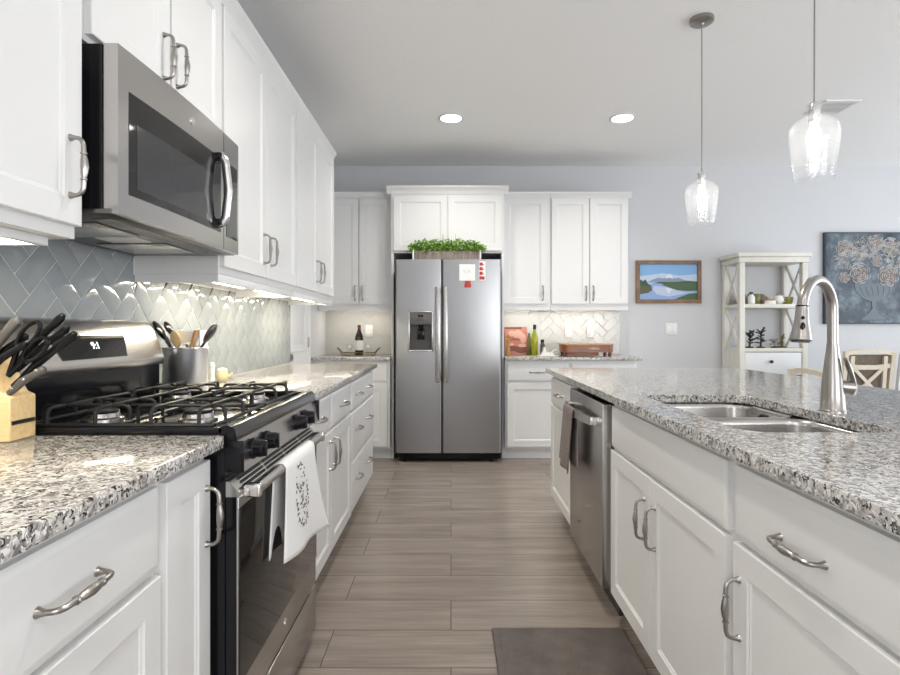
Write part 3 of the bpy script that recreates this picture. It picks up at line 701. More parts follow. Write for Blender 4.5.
for x0, x1 in ((0.025, 0.372), (0.384, 0.731)):
    m = MB(); xc = (x0+x1)/2; zb, zt = 0.926, 0.972
    ya, yb = LX(-0.57), LX(-1.03)
    for y in (ya, yb, (ya+yb)/2): m.tube([(x0, y, 0.932), (x1, y, 0.932)], 0.0052, 8)
    for x in (x0, x1): m.tube([(x, ya, 0.932), (x, yb, 0.932)], 0.0052, 8)
    for X in (-0.665, -0.915):
        y = LX(X); bx = xc-0.0+(0.15-(0.025+0.372)/2 if x0 < 0.1 else 0.555-(0.384+0.731)/2)
        arch(m, (bx-0.06, ya if X > -0.8 else (ya+yb)/2+0.01, 0), (bx-0.06, (ya+yb)/2-0.01 if X > -0.8 else yb, 0), zb, zt)
        arch(m, (bx+0.06, ya if X > -0.8 else (ya+yb)/2+0.01, 0), (bx+0.06, (ya+yb)/2-0.01 if X > -0.8 else yb, 0), zb, zt)
        arch(m, (x0, y-0.058, 0), (x1, y-0.058, 0), zb, zt); arch(m, (x0, y+0.058, 0), (x1, y+0.058, 0), zb, zt)
        for sx, sy in ((1, 1), (1, -1), (-1, 1), (-1, -1)): m.tube([(bx+sx*0.06, y+sy*0.058, zt), (bx+sx*0.018, y+sy*0.018, zt)], 0.0048, 8)
    m.build('grate', M['iron'], t)
# white towel on the oven handle
HXw = -0.478
def towel_f(u, v):
    # u along the handle (Y), v from front hem (0) over the bar to the back hem (1)
    y0 = 1.550+0.320*u
    L1 = 0.255+0.072*u; L2 = 0.235
    s_ = v*(L1+PI*0.0175+L2); r = 0.0175
    if s_ < L1:
        h = L1-s_; k = (h/L1)**1.4
        y = y0+k*(0.155*(u)-0.02*(1-u)) ; x = HXw+r+0.010*k*math.sin(u*7.0)+0.008*k*u
        z = HZ-h; return (x, y, z)
    s_ -= L1
    if s_ < PI*r: a_ = s_/r; return (HXw+r*math.cos(a_), y0, HZ+r*math.sin(a_))
    s_ -= PI*r; k = s_/L2
    return (HXw-r-0.004*k*(1+math.sin(u*8)), y0+0.03*k*(u-0.5)-0.012*k*(1-u), HZ-s_-0.01*k*(1-u))
m = MB(); m.grid(towel_f, 24, 40)
tw = m.build('dish_towel', M['cloth_white'], loc=(HXw, 1.7, HZ), smooth=60)
sm = tw.modifiers.new('solid', 'SOLIDIFY'); sm.thickness = 0.0025; sm.offset = 0
tag(tw, 'white dish towel with a grey embroidered oval motif on the oven handle', 'towel')
m = MB(); random.seed(3)
def on_towel(u, v):
    p = Vector(towel_f(u, v))-Vector((HXw, 1.7, HZ)); return p+Vector((0.0026, 0, 0))
for k in range(95):
    a_ = random.uniform(0, 2*PI); rr = 1.0 if k < 40 else random.uniform(0.1, 0.95)
    u = 0.43+0.19*rr*math.cos(a_); v = 0.29+0.17*rr*math.sin(a_); da = random.uniform(-1, 1)*0.045; dv = random.uniform(-1, 1)*0.02
    m.tube([on_towel(u, v), on_towel(u+da*0.5+0.01, v+dv*0.5), on_towel(u+da, v+dv)], [0.0008, 0.0021, 0.0006], 5)
m.build('embroidery', M['thread'], tw)

# ------------------------------------------------------------------ microwave
MY0, MY1 = 1.304, 2.052; MW = MY1-MY0
t = thing('microwave', 'stainless over-the-range microwave with a bowed vertical handle', 'microwave', (-0.80, MY0, 1.435), LR)
def mx(X): return -0.80-X
m = MB(); m.box(0, MW, mx(-0.8205), mx(WX+0.011), 0.012, 0.40)
m.build('housing', M['black'], t)
m = MB()  # door: slightly bowed front
def bow(x): return 0.010*(1-(2*x/MW-1)**2)
xs = [0.004+(0.595-0.004)*k/14 for k in range(15)]
def slab_bow(m, xs, z0, z1, base, off, bev=0.0):
    fr_ = [(x, -off-bow(x)) for x in xs]
    poly = fr_+[(xs[-1], base), (xs[0], base)]
    m.prism([(x, y) for x, y in poly], 'Z', z0, z1)
slab_bow(m, xs, 0.002, 0.403, mx(-0.819), -(mx(-0.785)))
dr = m.build('door', M['steel'], t, smooth=40)
m = MB(); xg = [0.045+(0.57-0.045)*k/10 for k in range(11)]
slab_bow(m, xg, 0.055, 0.305, 0.0, -(mx(-0.7838))); m.build('window', M['dark_glass'], dr, smooth=40)
m = MB(); xg = [0.075+(0.50-0.075)*k/10 for k in range(11)]
slab_bow(m, xg, 0.075, 0.235, 0.0, -(mx(-0.7832))); m.build('window_screen', mat('microwave_screen_glass', (0.04, 0.04, 0.042), 0.08, 0, 0.5), dr, smooth=40)
yb = mx(-0.795)
m = MB(); pts = [(0.545, yb+0.004, 0.075), (0.545, yb-0.030, 0.078), (0.545, yb-0.044, 0.10), (0.545, yb-0.054, 0.19), (0.545, yb-0.044, 0.285), (0.545, yb-0.030, 0.307), (0.545, yb+0.004, 0.310)]
sp = []
for i in range(len(pts)-1):
    for k in range(4): sp.append(Vector(pts[i]).lerp(Vector(pts[i+1]), k/4))
sp.append(Vector(pts[-1])); m.tube(sp, [0.011 if 3 < i < len(sp)-4 else 0.010 for i in range(len(sp))], 12, flat=1.3)
m.build('handle', M['chrome'], dr, smooth=60)
m = MB()
for z in (0.072, 0.292): m.box(0.528, 0.562, yb-0.036, yb-0.004, z, z+0.022, 0.004)
m.build('handle_mount', M['black_plastic'], dr)
MB().lathe([(0.012, 0), (0.012, -0.002), (0.0095, -0.003), (0, -0.0035)], (0.36, -(-(mx(-0.785)))-bow(0.36), 0.352), 24, 'Y').build('badge', M['chrome'], dr)
xs = [0.600+(MW-0.004-0.600)*k/5 for k in range(6)]; m = MB()
slab_bow(m, xs, 0.002, 0.403, mx(-0.819), -(mx(-0.785))); cp = m.build('control_panel', M['steel'], t, smooth=40)
xs = [0.622+(MW-0.022-0.622)*k/5 for k in range(6)]; m = MB()
slab_bow(m, xs, 0.05, 0.31, 0.0, -(mx(-0.7838))); m.build('keypad', M['dark_glass'], cp, smooth=40)
m = MB(); m.box(0.0, MW, mx(-0.80), mx(WX+0.011), 0.0, 0.013, 0.003)
bt = m.build('bottom_plate', M['steel_dark'], t)
for x in (0.10, 0.45): MB().box(x, x+0.2, 0.10, 0.32, -0.006, 0.0, 0.002).build('grease_filter', M['steel'], bt)
m = MB()
for k in range(9): m.box(0.05, MW-0.05, 0.028+k*0.006, 0.031+k*0.006, -0.004, 0.0)
m.build('vent_grille', M['steel'], bt)
MB().box(0.33, 0.42, 0.13, 0.25, -0.004, 0.0, 0.002).build('cooktop_lens', M['tan_plastic'], bt)

# ------------------------------------------------------------------ refrigerator
t = thing('refrigerator', 'stainless side-by-side refrigerator with ice and water dispenser', 'refrigerator', (-0.024, 4.83, 0))
m = MB(); m.box(-0.45, 0.45, 0.07, 0.66, 0.06, 1.765, 0.004); m.build('body', M['black_plastic'], t)
zt, zb = 1.77, 0.085
def fdoor(x0, x1, hole=None):
    m = MB()
    n = 12; pts = []
    poly = [(x0, 0.065), (x0, 0.02)]
    for k in range(n+1):
        x = x0+(x1-x0)*k/n; e = min(x-x0, x1-x); rr = 0.02
        y = 0.02-math.sqrt(max(0, rr*rr-(rr-e)**2)) if e < rr else 0.0
        poly.append((x, y-0.003*math.sin(PI*k/n)))
    poly += [(x1, 0.065)]
    return poly
def dedupe(p):
    out = []
    for q_ in p:
        if not out or (abs(q_[0]-out[-1][0])+abs(q_[1]-out[-1][1])) > 1e-5: out.append(q_)
    return out
def fine(x0, x1):
    rr = 0.016; p = [(x0, 0.065)]
    for k in range(7): a_ = PI-PI/2*k/6; p.append((x0+rr+rr*math.cos(a_), rr-rr*math.sin(a_)))
    for k in range(7): a_ = PI/2-PI/2*k/6; p.append((x1-rr+rr*math.cos(a_), rr-rr*math.sin(a_)))
    p.append((x1, 0.065)); return dedupe(p)
DX0, DX1, DZ0, DZ1 = -0.345, -0.135, 0.972, 1.318
# left door in pieces around the dispenser opening
m = MB(); L0, L1, R0, R1 = -0.459, -0.058, -0.052, 0.459
m.prism(fine(L0, L1), 'Z', zb, DZ0); m.prism(fine(L0, L1), 'Z', DZ1, zt)
rr = 0.016; p = [(L0, 0.065)]
for k in range(7): a_ = PI-PI/2*k/6; p.append((L0+rr+rr*math.cos(a_), rr-rr*math.sin(a_)))
p += [(DX0, 0), (DX0, 0.065)]; m.prism(dedupe(p), 'Z', DZ0, DZ1)
p = [(DX1, 0.065), (DX1, 0)]
for k in range(7): a_ = PI/2-PI/2*k/6; p.append((L1-rr+rr*math.cos(a_), rr-rr*math.sin(a_)))
p += [(L1, 0.065)]; m.prism(dedupe(p), 'Z', DZ0, DZ1)
dl = m.build('freezer_door', M['fridge_steel'], t, smooth=50)
m = MB(); m.prism(fine(R0, R1), 'Z', zb, zt); drr = m.build('refrigerator_door', M['fridge_steel'], t, smooth=50)
def fhandle(x, par):
    m = MB(); pts = []
    m.box(x-0.0175, x+0.0175, -0.052, -0.030, 0.70, 1.53, 0.006, 3)
    m.box(x-0.013, x+0.013, -0.032, 0.002, 0.72, 0.76, 0.004).box(x-0.013, x+0.013, -0.032, 0.002, 1.47, 1.51, 0.004)
    m.build('handle', M['chrome'] if False else M['steel'], par)
fhandle(-0.088, dl); fhandle(-0.022, drr)
# dispenser
m = MB(); w_ = 0.010
m.box(DX0-0.004, DX0+w_, -0.005, 0.02, DZ0-0.004, DZ1+0.004, 0.003).box(DX1-w_, DX1+0.004, -0.005, 0.02, DZ0-0.004, DZ1+0.004, 0.003)
m.box(DX0, DX1, -0.005, 0.02, DZ0-0.004, DZ0+w_, 0.003).box(DX0, DX1, -0.005, 0.02, DZ1-w_, DZ1+0.004, 0.003)
m.build('dispenser_frame', M['steel'], dl)
m = MB(); m.box(DX0+w_, DX1-w_, 0.055, 0.064, DZ0, DZ1).box(DX0+0.004, DX0+w_, 0.0, 0.06, DZ0, DZ1).box(DX1-w_, DX1-0.004, 0.0, 0.06, DZ0, DZ1).box(DX0, DX1, 0, 0.06, DZ0+0.004, DZ0+w_+0.006)
m.build('dispenser_recess', M['grey_plastic'], dl)
m = MB(); m.box(DX0+w_, DX1-w_, -0.002, 0.055, DZ1-0.115, DZ1-w_, 0.003); pn = m.build('dispenser_panel', mat('dispenser_grey', (0.12, 0.115, 0.11), 0.4), dl)
cx = (DX0+DX1)/2
m = MB(); m.box(cx-0.024, cx-0.004, -0.004, -0.001, DZ1-0.05, DZ1-0.03).box(cx+0.0, cx+0.024, -0.004, -0.001, DZ1-0.05, DZ1-0.03)
for k in range(5): m.box(cx-0.035+k*0.015, cx-0.027+k*0.015, -0.004, -0.001, DZ1-0.078, DZ1-0.074)
m.build('display_window', M['black_plastic'], pn)
m = MB(); m.lathe([(0.022, 0), (0.02, -0.03), (0.012, -0.05), (0, -0.05)], (cx, 0.03, DZ1-0.114), 16).box(cx-0.032, cx+0.032, 0.035, 0.042, DZ0+0.10, DZ1-0.15, 0.003)
m.build('dispenser_paddle', M['black_plastic'], dl)
m = MB(); m.box(-0.44, 0.44, 0.04, 0.068, 0.018, 0.08, 0.003)
for k in range(28): m.box(-0.42+k*0.03, -0.405+k*0.03, 0.036, 0.041, 0.03, 0.07)
m.lathe([(0.018, 0), (0.018, 0.02)], (-0.38, 0.055, 0.0), 12).lathe([(0.018, 0), (0.018, 0.02)], (0.38, 0.055, 0.0), 12)
m.build('base_grille', M['black_plastic'], t)
m = MB()
for x in (-0.44, 0.36): m.box(x, x+0.08, 0.03, 0.12, 1.755, 1.7695, 0.004)
m.build('hinge_cover', M['black_plastic'], t)
# papers and magnets
F0 = 4.829
px = lambda x: (x-451)/115.0
pz = lambda y: 1.164+(329-y)/115.0
nt = MB(); nt.box(px(459.3), px(475.2), F0-0.0015, F0, pz(280.6), pz(264.2))
nt_ = tag(nt.build('paper_note', M['tan_plastic'], loc=(px(467), F0, pz(272))), 'square white paper note on the refrigerator door', 'note')
m = MB(); 
for k in range(8): m.bar(Vector((-0.03+k*0.008, -0.003, 0.012+0.012*math.cos(k*1.1))), Vector((-0.026+k*0.008, -0.003, -0.006+0.01*math.sin(k*2.3))), 0.0022, 0.001)
m.build('sketch_lines', M['thread'], nt_)
m = MB(); m.box(px(464.8), px(470.6), F0-0.005, F0-0.0005, pz(283.6), pz(280.8), 0.001); m.box(px(464.4), px(471.2), F0-0.005, F0-0.0005, pz(287.6), pz(283.7), 0.001)
mg = m.build('magnet', M['red'], loc=(px(467.6), F0, pz(284))); tag(mg, 'small red two-tier magnet just below the white paper note', 'magnet')
mg = MB().box(px(479), px(485.6), F0-0.003, F0-0.0005, pz(281.2), pz(261.2), 0.001).build('photo_strip_magnet', M['ceramic'], loc=(px(482), F0, pz(271)))
tag(mg, 'narrow strip magnet of red and white pictures at the refrigerator top right', 'magnet')
m = MB()
for k in range(4): m.box(-0.022, 0.006+0.008*(k == 3)*2, -0.0045, -0.003, 0.046-k*0.040, 0.074-k*0.040).ball((0.012, -0.003, 0.055-k*0.04), 0.006, (1, 0.3, 1), 1)
m.build('picture_patch', M['red'], mg)
# planter on the fridge
t = thing('planter_box', 'long weathered grey wood planter of small green leaves on the refrigerator', 'planter', (-0.037, 4.90, 1.77))
MB().box(-0.285, 0.285, -0.048, 0.048, 0, 0.078, 0.003).build('trough', M['grey_wood'], t)
for x in (-0.301, 0.286): MB().box(x, x+0.015, -0.052, 0.052, 0, 0.088, 0.002).build('end_board', M['ceramic'], t)
m = MB(); random.seed(11)
for k in range(1700):
    th = random.uniform(0, PI); u = random.uniform(-1, 1)
    x = u*0.335; hmax = 0.112*(1-abs(u)**6*0.65)*(0.75+0.25*math.sin(u*23+2*math.sin(u*9))**2)
    y = random.uniform(-0.07, 0.055); z = 0.072+hmax*random.uniform(0.05, 1)
    if abs(u) > 0.88: z = 0.075+random.uniform(0, 0.06)
    a_ = random.uniform(0, 2*PI); tl = random.uniform(-0.6, 1.0); L = random.uniform(0.016, 0.028)
    d_ = Vector((math.cos(a_)*math.cos(tl), math.sin(a_)*math.cos(tl), math.sin(tl))); sd = d_.cross(Vector((random.random()-0.5, random.random()-0.5, 1))).normalized()
    p = Vector((x, y, z)); nrm = d_.cross(sd)*L*0.15
    vs = [m.b.verts.new(q) for q in (p, p+d_*L*0.5+sd*L*0.36+nrm, p+d_*L, p+d_*L*0.5-sd*L*0.36+nrm)]
    m.b.faces.new(vs)
for k in range(90):
    x = random.uniform(-0.28, 0.28); m.tube([(x, random.uniform(-0.03, 0.03), 0.07), (x+random.uniform(-0.03, 0.03), random.uniform(-0.05, 0.04), random.uniform(0.12, 0.18))], 0.0012, 4)
for x in (-0.037, 0.075): m.tube([(x, 0, 0.08), (x+0.003, 0, 0.235)], 0.002, 5)
m.build('foliage', M['leaf'], t, smooth=0)

# ------------------------------------------------------------------ dishwasher
DY0, DY1 = 2.232, 2.838; DW = DY1-DY0
t = thing('dishwasher', 'stainless dishwasher in the island with a taupe towel on its handle', 'dishwasher', (0.608, DY1, 0), IR)
m = MB(); m.box(0.004, DW-0.004, 0.048, 0.60, 0.10, 0.865).box(0.02, DW-0.02, 0.12, 0.55, 0.0, 0.10); m.build('tub', M['steel_dark'], t)
m = MB(); m.box(0.001, DW-0.001, 0.0, 0.046, 0.12, 0.862, 0.005, 3); dd = m.build('door', M['steel'], t)
m = MB(); m.box(0.004, DW-0.004, 0.006, 0.046, 0.8615, 0.864); m.build('control_strip', M['black_plastic'], dd)
m = MB(); pts = []
for k in range(17): s_ = k/16; pts.append((0.045+(DW-0.09)*s_, -0.030-0.022*math.sin(PI*s_), 0.785))
n = len(pts); poly = [(x, y-0.006) for x, y, z in pts]+[(x, y+0.006) for x, y, z in pts[::-1]]
m.prism(poly, 'Z', 0.768, 0.802)
hb = m.build('handle', M['steel'], dd, smooth=40)
m = MB(); m.box(0.040, 0.058, -0.036, 0.001, 0.768, 0.802, 0.003).box(DW-0.058, DW-0.040, -0.036, 0.001, 0.768, 0.802, 0.003); m.build('handle_mount', M['chrome'], hb)
m = MB(); m.box(0.02, DW-0.02, 0.075, 0.09, 0.0, 0.10); m.build('toe_plate', M['steel_dark'], t)
MB().lathe([(0.006, 0), (0.005, -0.002), (0, -0.002)], (0.20, 0.0, 0.25), 14, 'Y').build('badge', M['black_plastic'], dd)
def tw2(u, v):
    y0 = 2.49+0.19*u; XF = 0.608-0.056; L1 = 0.305; L2 = 0.27; r = 0.012; hz = 0.802
    s_ = v*(L1+0.02+L2)
    if s_ < L1:
        k = (L1-s_)/L1; return (XF-0.006-0.012*k+0.010*k*math.sin(u*9), y0+0.015*k*(u-0.5)+0.07*k, hz-(L1-s_)+0.03*k*u)
    s_ -= L1
    if s_ < 0.02: return (XF-0.006+s_, y0, hz+0.004)
    s_ -= 0.02; k = s_/L2; return (XF+0.017+0.004*math.sin(u*8)*k, y0, hz-s_)
m = MB(); m.grid(tw2, 16, 36); tw = m.build('dish_towel', M['cloth_grey'], loc=(0.55, 2.6, 0.80), smooth=60)
sm = tw.modifiers.new('solid', 'SOLIDIFY'); sm.thickness = 0.004; sm.offset = 0
tag(tw, 'taupe waffle dish towel hanging on the dishwasher handle', 'towel')

# ------------------------------------------------------------------ floor mat
m = MB(); m.box(0.158, 0.66, 1.05, 2.145, 0.0, 0.012, 0.005, 3); m.box(0.185, 0.633, 1.077, 2.118, 0.011, 0.0145, 0.002)
tag(m.build('floor_mat', M['mat'], loc=(0.4, 1.6, 0)), 'dark taupe cushioned floor mat in front of the island sink', 'mat')

# ------------------------------------------------------------------ lighting fixtures
def downlight(x, y, label):
    t = thing('recessed_light', label, 'ceiling light', (x, y, CEIL), 0, 'recessed ceiling lights')
    MB().lathe([(0.078, 0.0), (0.098, 0.0), (0.098, -0.004), (0.080, -0.008), (0.078, -0.004)], n=32).build('trim_ring', M['trim'], t)
    MB().lathe([(0.078, -0.001), (0.078, -0.004), (0, -0.004)], n=32).build('lens', M['lamp_disc'], t)
    o = area('recessed_light_beam', (0, 0, -0.012), (0, 0, 0), 0.15, 0.15, 9, (1, 0.95, 0.88), 2.4, 'DISK'); o.parent = t
downlight(0.0, 4.26, 'lit round recessed ceiling light centred above the refrigerator aisle')
downlight(1.315, 4.26, 'lit round recessed ceiling light left of the nearer pendants cord')
for x, y, lb in ((0.0, 1.85, 'aisle middle'), (0.0, -0.5, 'aisle behind the camera'), (1.3, -0.5, 'island behind the camera')):  # unseen downlights, added as extra light
    downlight(x, y, 'added unseen recessed ceiling light over the %s, outside the frame' % lb)
def pendant(x, y, label):
    t = thing('pendant_light', label, 'pendant light', (x, y, 0), 0, 'glass pendants over the island')
    MB().lathe([(0.060, CEIL), (0.060, CEIL-0.018), (0.052, CEIL-0.024), (0.012, CEIL-0.026), (0.008, CEIL-0.034), (0, CEIL-0.034)], n=28).build('canopy', M['nickel'], t)
    MB().tube([(0, 0, CEIL-0.03), (0.001, 0, 2.4), (0, 0, 1.985)], 0.0028, 8).build('cord', M['nickel'], t)
    sk = MB().lathe([(0.006, 1.99), (0.017, 1.985), (0.019, 1.975), (0.019, 1.925), (0.014, 1.915), (0, 1.915)], n=20).build('socket', M['chrome'], t)
    out = [(0.020, 1.982), (0.024, 1.980), (0.025, 1.945), (0.030, 1.937), (0.060, 1.922), (0.078, 1.902), (0.082, 1.880), (0.080, 1.84), (0.073, 1.78), (0.064, 1.715), (0.063, 1.708)]
    inn = [(r-0.003, z) for r, z in out[::-1]]
    m = MB(); n = 32; rings = []
    for r, z in out+inn: rings.append([m.b.verts.new((math.cos(2*PI*k/n)*r, math.sin(2*PI*k/n)*r, z)) for k in range(n)])
    for a, c in zip(rings, rings[1:]+rings[:1]):
        for k in range(n): m.b.faces.new((a[k], a[(k+1) % n], c[(k+1) % n], c[k]))
    m.build('glass_shade', M['glass'], t, smooth=60)
    MB().lathe([(0.012, 1.916), (0.013, 1.905), (0.017, 1.885), (0.020, 1.85), (0.019, 1.81), (0.013, 1.785), (0, 1.778)], n=20).build('bulb', M['bulb'], t, smooth=60)
pendant(1.310, 2.90, 'clear glass pendant light hanging over the far end of the island')
pendant(1.322, 2.02, 'clear glass pendant light over the island, nearer and larger in view')
def strip(label, x0, x1, y0, y1, z, lm='led'):
    t = thing('under_cabinet_light', label, 'cabinet light', ((x0+x1)/2, (y0+y1)/2, z))
    a, c = (x1-x0)/2, (y1-y0)/2
    MB().box(-a, a, -c, c, 0.004, 0.016, 0.001).build('housing', M['ceramic'], t)
    MB().box(-a+0.004, a-0.004, -c+0.004, c-0.004, 0.0, 0.004).build('diffuser', M[lm], t)
G = 1.354
strip('lit strip light under the nearest wall cabinet on the left', -0.98, -0.93, 0.72, 1.22, G)
strip('lit strip light under the wall cabinet just right of the microwave', -0.98, -0.93, 2.15, 2.60, G)
strip('lit strip light under the wall cabinets halfway down the left wall', -0.98, -0.93, 2.75, 3.20, G)
strip('lit strip light under the last wall cabinet on the left wall', -0.98, -0.93, 3.40, 3.90, G)
strip('lit strip light above the wine bottle tray', -1.15, -0.62, BY-0.22, BY-0.18, G, 'led_back')
strip('lit strip light above the cookbook and oil bottle', 0.52, 0.89, BY-0.22, BY-0.18, G, 'led_back')
strip('lit strip light above the brown box', 0.98, 1.58, BY-0.22, BY-0.18, G, 'led_back')
# ceiling vent
t = thing('ceiling_vent', 'white louvred ceiling vent near the nearer pendant', 'vent', (2.78, 4.05, CEIL))
MB().box(-0.125, 0.125, -0.125, -0.10, -0.008, 0).box(-0.125, 0.125, 0.10, 0.125, -0.008, 0).box(-0.125, -0.10, -0.10, 0.10, -0.008, 0).box(0.10, 0.125, -0.10, 0.10, -0.008, 0).build('frame', M['trim'], t)
MB().box(-0.1, 0.1, -0.1, 0.1, -0.0015, -0.0005).build('duct', M['seam'], t)
m = MB()
for k in range(9): m.bar((-0.1, -0.09+k*0.0225, -0.005), (0.1, -0.09+k*0.0225, -0.005), 0.014, 0.0015)
m.build('louvres', M['trim'], t)
# outlets and switches
def plate(label, cat, loc, rot, w_=0.115, gang=2, toggles=False, name='wall_outlet'):
    t = thing(name, label, cat, loc, rot)
    MB().box(-w_/2, w_/2, -0.006, 0, -0.058, 0.058, 0.002).build('plate', M['ceramic'], t)
    m = MB()
    for g in range(gang):
        cx = (g-(gang-1)/2)*0.046
        if toggles: m.box(cx-0.016, cx+0.016, -0.009, -0.005, -0.033, 0.033, 0.002)
        else:
            for dz in (-0.02, 0.02): m.box(cx-0.016, cx+0.016, -0.008, -0.005, dz-0.014, dz+0.014, 0.003)
    m.build('rocker' if toggles else 'socket', M['trim'], t)
yb = BY-0.0095
plate('white outlet behind the wine bottle on the pale tiles', 'outlet', (-0.815, yb, 1.145), 0, 0.075, 1)
plate('white outlet on the pale tiles between oil bottle and brown box', 'outlet', (1.165, yb, 1.135), 0, 0.075, 1)
plate('white outlet on the pale tiles above the brown box', 'outlet', (1.385, yb, 1.135), 0, 0.075, 1)
plate('white double light switch on the grey wall under the mountain painting', 'switch', (2.195, BY-0.0005, 1.165), 0, 0.115, 2, True, 'light_switch')
plate('white outlet on the blue-grey tiles behind the utensil crock', 'outlet', (WX+0.0095, 2.62, 1.10), LR, 0.075, 1)

# ------------------------------------------------------------------ knife block and knives
KX, KY0, KY1, KZ = -0.972, 1.222, 1.300, 0.9145
t = thing('knife_block', 'light wood knife block at the left edge of the counter', 'knife block', (KX, (KY0+KY1)/2, KZ))
poly = [(-0.185, 0), (0, 0), (0, 0.098), (-0.018, 0.106), (-0.030, 0.128), (-0.060, 0.205), (-0.12, 0.235), (-0.185, 0.20)]
m = MB(); m.prism(poly, 'Y', KY0-(KY0+KY1)/2, KY1-(KY0+KY1)/2); blk = m.build('block', M['maple'], t)
bv = blk.modifiers.new('bevel', 'BEVEL'); bv.width = 0.003; bv.segments = 2
MB().box(-0.0005, 0.0015, -0.034, 0.034, 0.036, 0.045).build('nameplate', M['steel_dark'], t)
def knife(label, p, q, y, r, m_=M['black_plastic'], cat='knife', cap=True, flat=1.5, rivets=False):
    p = Vector((p[0], y, p[1])); q = Vector((q[0], y, q[1])); d_ = (q-p).normalized()
    t = thing('kitchen_knife', label, cat, p, 0, 'knives in the wood block')
    q = q-p
    k = d_.cross(Vector((0, 1, 0)))*0.004; r *= 0.88
    MB().tube([Vector((0, 0, 0)), q*0.15, q*0.4+k, q*0.7+k*0.3, q*0.93-k*0.5, q], [r*0.8, r*0.85, r*1.05, r*0.9, r*1.1, r*0.6], 12, flat=flat*0.8).build('handle', m_, t)
    MB().tube([-d_*0.05, -d_*0.002, d_*0.004], [r*0.5, r*0.55, r*0.8], 8).build('blade', M['chrome'], t)
    if cap: MB().ball(q-d_*0.006, r*0.85, (1, 1, 1), 1).build('end_cap', M['chrome'], t)
    if rivets:
        m = MB()
        for f in (0.15, 0.5, 0.85): m.ball(q*f+k+Vector((0, -r*0.95, 0)), 0.0032, (1, 0.6, 1), 1)
        m.build('rivet', M['chrome'], t)
knife('thick grey-handled sharpening steel at the very left of the block', (-1.040, 1.085), (-0.962, 1.190), 1.235, 0.011, M['grey_plastic'], 'sharpening steel', False)
knife('black knife handle lowest of the left pair in the wood block', (-1.022, 1.072), (-0.940, 1.134), 1.226, 0.008)
knife('black knife handle just above the lowest one in the wood block', (-1.035, 1.088), (-0.957, 1.152), 1.252, 0.008)
knife('black knife handle reaching farthest toward the range display', (-0.985, 1.035), (-0.846, 1.156), 1.250, 0.009)
knife('black knife handle tallest in the middle of the block', (-1.000, 1.080), (-0.888, 1.198), 1.272, 0.009)
knife('black knife handle behind the scissors', (-0.990, 1.070), (-0.872, 1.170), 1.265, 0.008)
knife('short grey riveted knife handle lowest at the front of the block', (-0.985, 1.020), (-0.905, 1.078), 1.236, 0.0085, M['grey_plastic'], 'knife', True, 1.5, True)
t = thing('kitchen_scissors', 'black-handled kitchen scissors standing in the wood block', 'scissors', (-0.985, 1.232, 1.06))
for (cx, cz, rx, rz, an) in ((0.062, 0.058, 0.034, 0.016, 0.75), (0.048, 0.092, 0.034, 0.015, 0.85)):
    pts = []
    for k in range(25):
        a_ = 2*PI*k/24; u_, v_ = rx*math.cos(a_), rz*math.sin(a_); pts.append((cx+u_*math.cos(an)-v_*math.sin(an), 0, cz+u_*math.sin(an)+v_*math.cos(an)))
    m = MB(); m.tube(pts, 0.0048, 8, cap=False); m.tube([(0, 0.004, 0), (cx-rx*math.cos(an), 0, cz-rx*math.sin(an))], 0.006, 8)
    m.build('scissor_loop', M['black_plastic'], t)

# ------------------------------------------------------------------ utensil crock and things past the range
ccx, ccy, cz = -1.045, 2.185, 0.9145
t = thing('utensil_crock', 'tall brushed steel crock of cooking utensils past the range', 'crock', (ccx, ccy, cz))
m = MB(); m.lathe([(0.080, 0), (0.0825, 0.004), (0.0825, 0.172), (0.084, 0.176), (0.082, 0.178), (0.0795, 0.176), (0.0795, 0.01), (0, 0.01)], n=40); m.build('cylinder', mat('crock_steel', (0.72, 0.72, 0.74), 0.32, 1.0), t, smooth=50)
def utensil(name, label, base, tip, head, m_, hm=None):
    t = thing(name, label, 'utensil', (ccx, ccy, cz+0.015), 0, 'utensils in the steel crock')
    b_, e = Vector(base), Vector(tip)
    MB().tube([b_, b_.lerp(e, 0.5), e], [0.005, 0.006, 0.006], 8).build('handle', m_, t)
    m = MB(); head(m, e, (e-b_).normalized()); m.build('head', hm or m_, t, smooth=60)
def spoon(w=0.03, L=0.075, f=0.3, holes=False):
    def h(m, e, d_): 
        c = e+d_*L*0.45; 
        q = Matrix.Translation(c) @ d_.to_track_quat('Z', 'Y').to_matrix().to_4x4() @ Matrix.Diagonal((w, w*f, L/2, 1))
        x = bmesh.ops.create_icosphere(m.b, subdivisions=3, radius=1, matrix=q)
    return h
def paddle(w=0.035, L=0.09, th=0.006, rot=0.0):
    def h(m, e, d_):
        q = Matrix.Translation(e+d_*L*0.4) @ d_.to_track_quat('Z', 'Y').to_matrix().to_4x4() @ Matrix.Rotation(rot, 4, 'Z') @ Matrix.Diagonal((w*2, th, L, 1))
        r = bmesh.ops.create_cube(m.b, size=1, matrix=q); bmesh.ops.bevel(m.b, geom=list(set(e_ for v_ in r['verts'] for e_ in v_.link_edges)), offset=0.002, segments=2, affect='EDGES')
    return h
utensil('slotted_spoon', 'black slotted spoon leaning out of the left of the crock', (0.04, 0.01, 0.0), (-0.075, -0.01, 0.195), spoon(0.031, 0.088, 0.35), M['black_plastic'])
utensil('cooking_spoon', 'second black spoon behind the slotted spoon in the crock', (0.04, 0.03, 0), (-0.075, 0.04, 0.215), spoon(0.022, 0.06, 0.4), M['black_plastic'])
utensil('spatula', 'small dark spatula in the crock beside the slotted spoon', (0.02, 0.0, 0), (-0.042, -0.03, 0.165), spoon(0.022, 0.075, 0.35), M['grey_plastic'])
utensil('wooden_spoon', 'pale wooden spoon in the middle of the crock', (0.0, 0.02, 0), (-0.016, -0.03, 0.165), spoon(0.024, 0.07, 0.4), M['maple'])
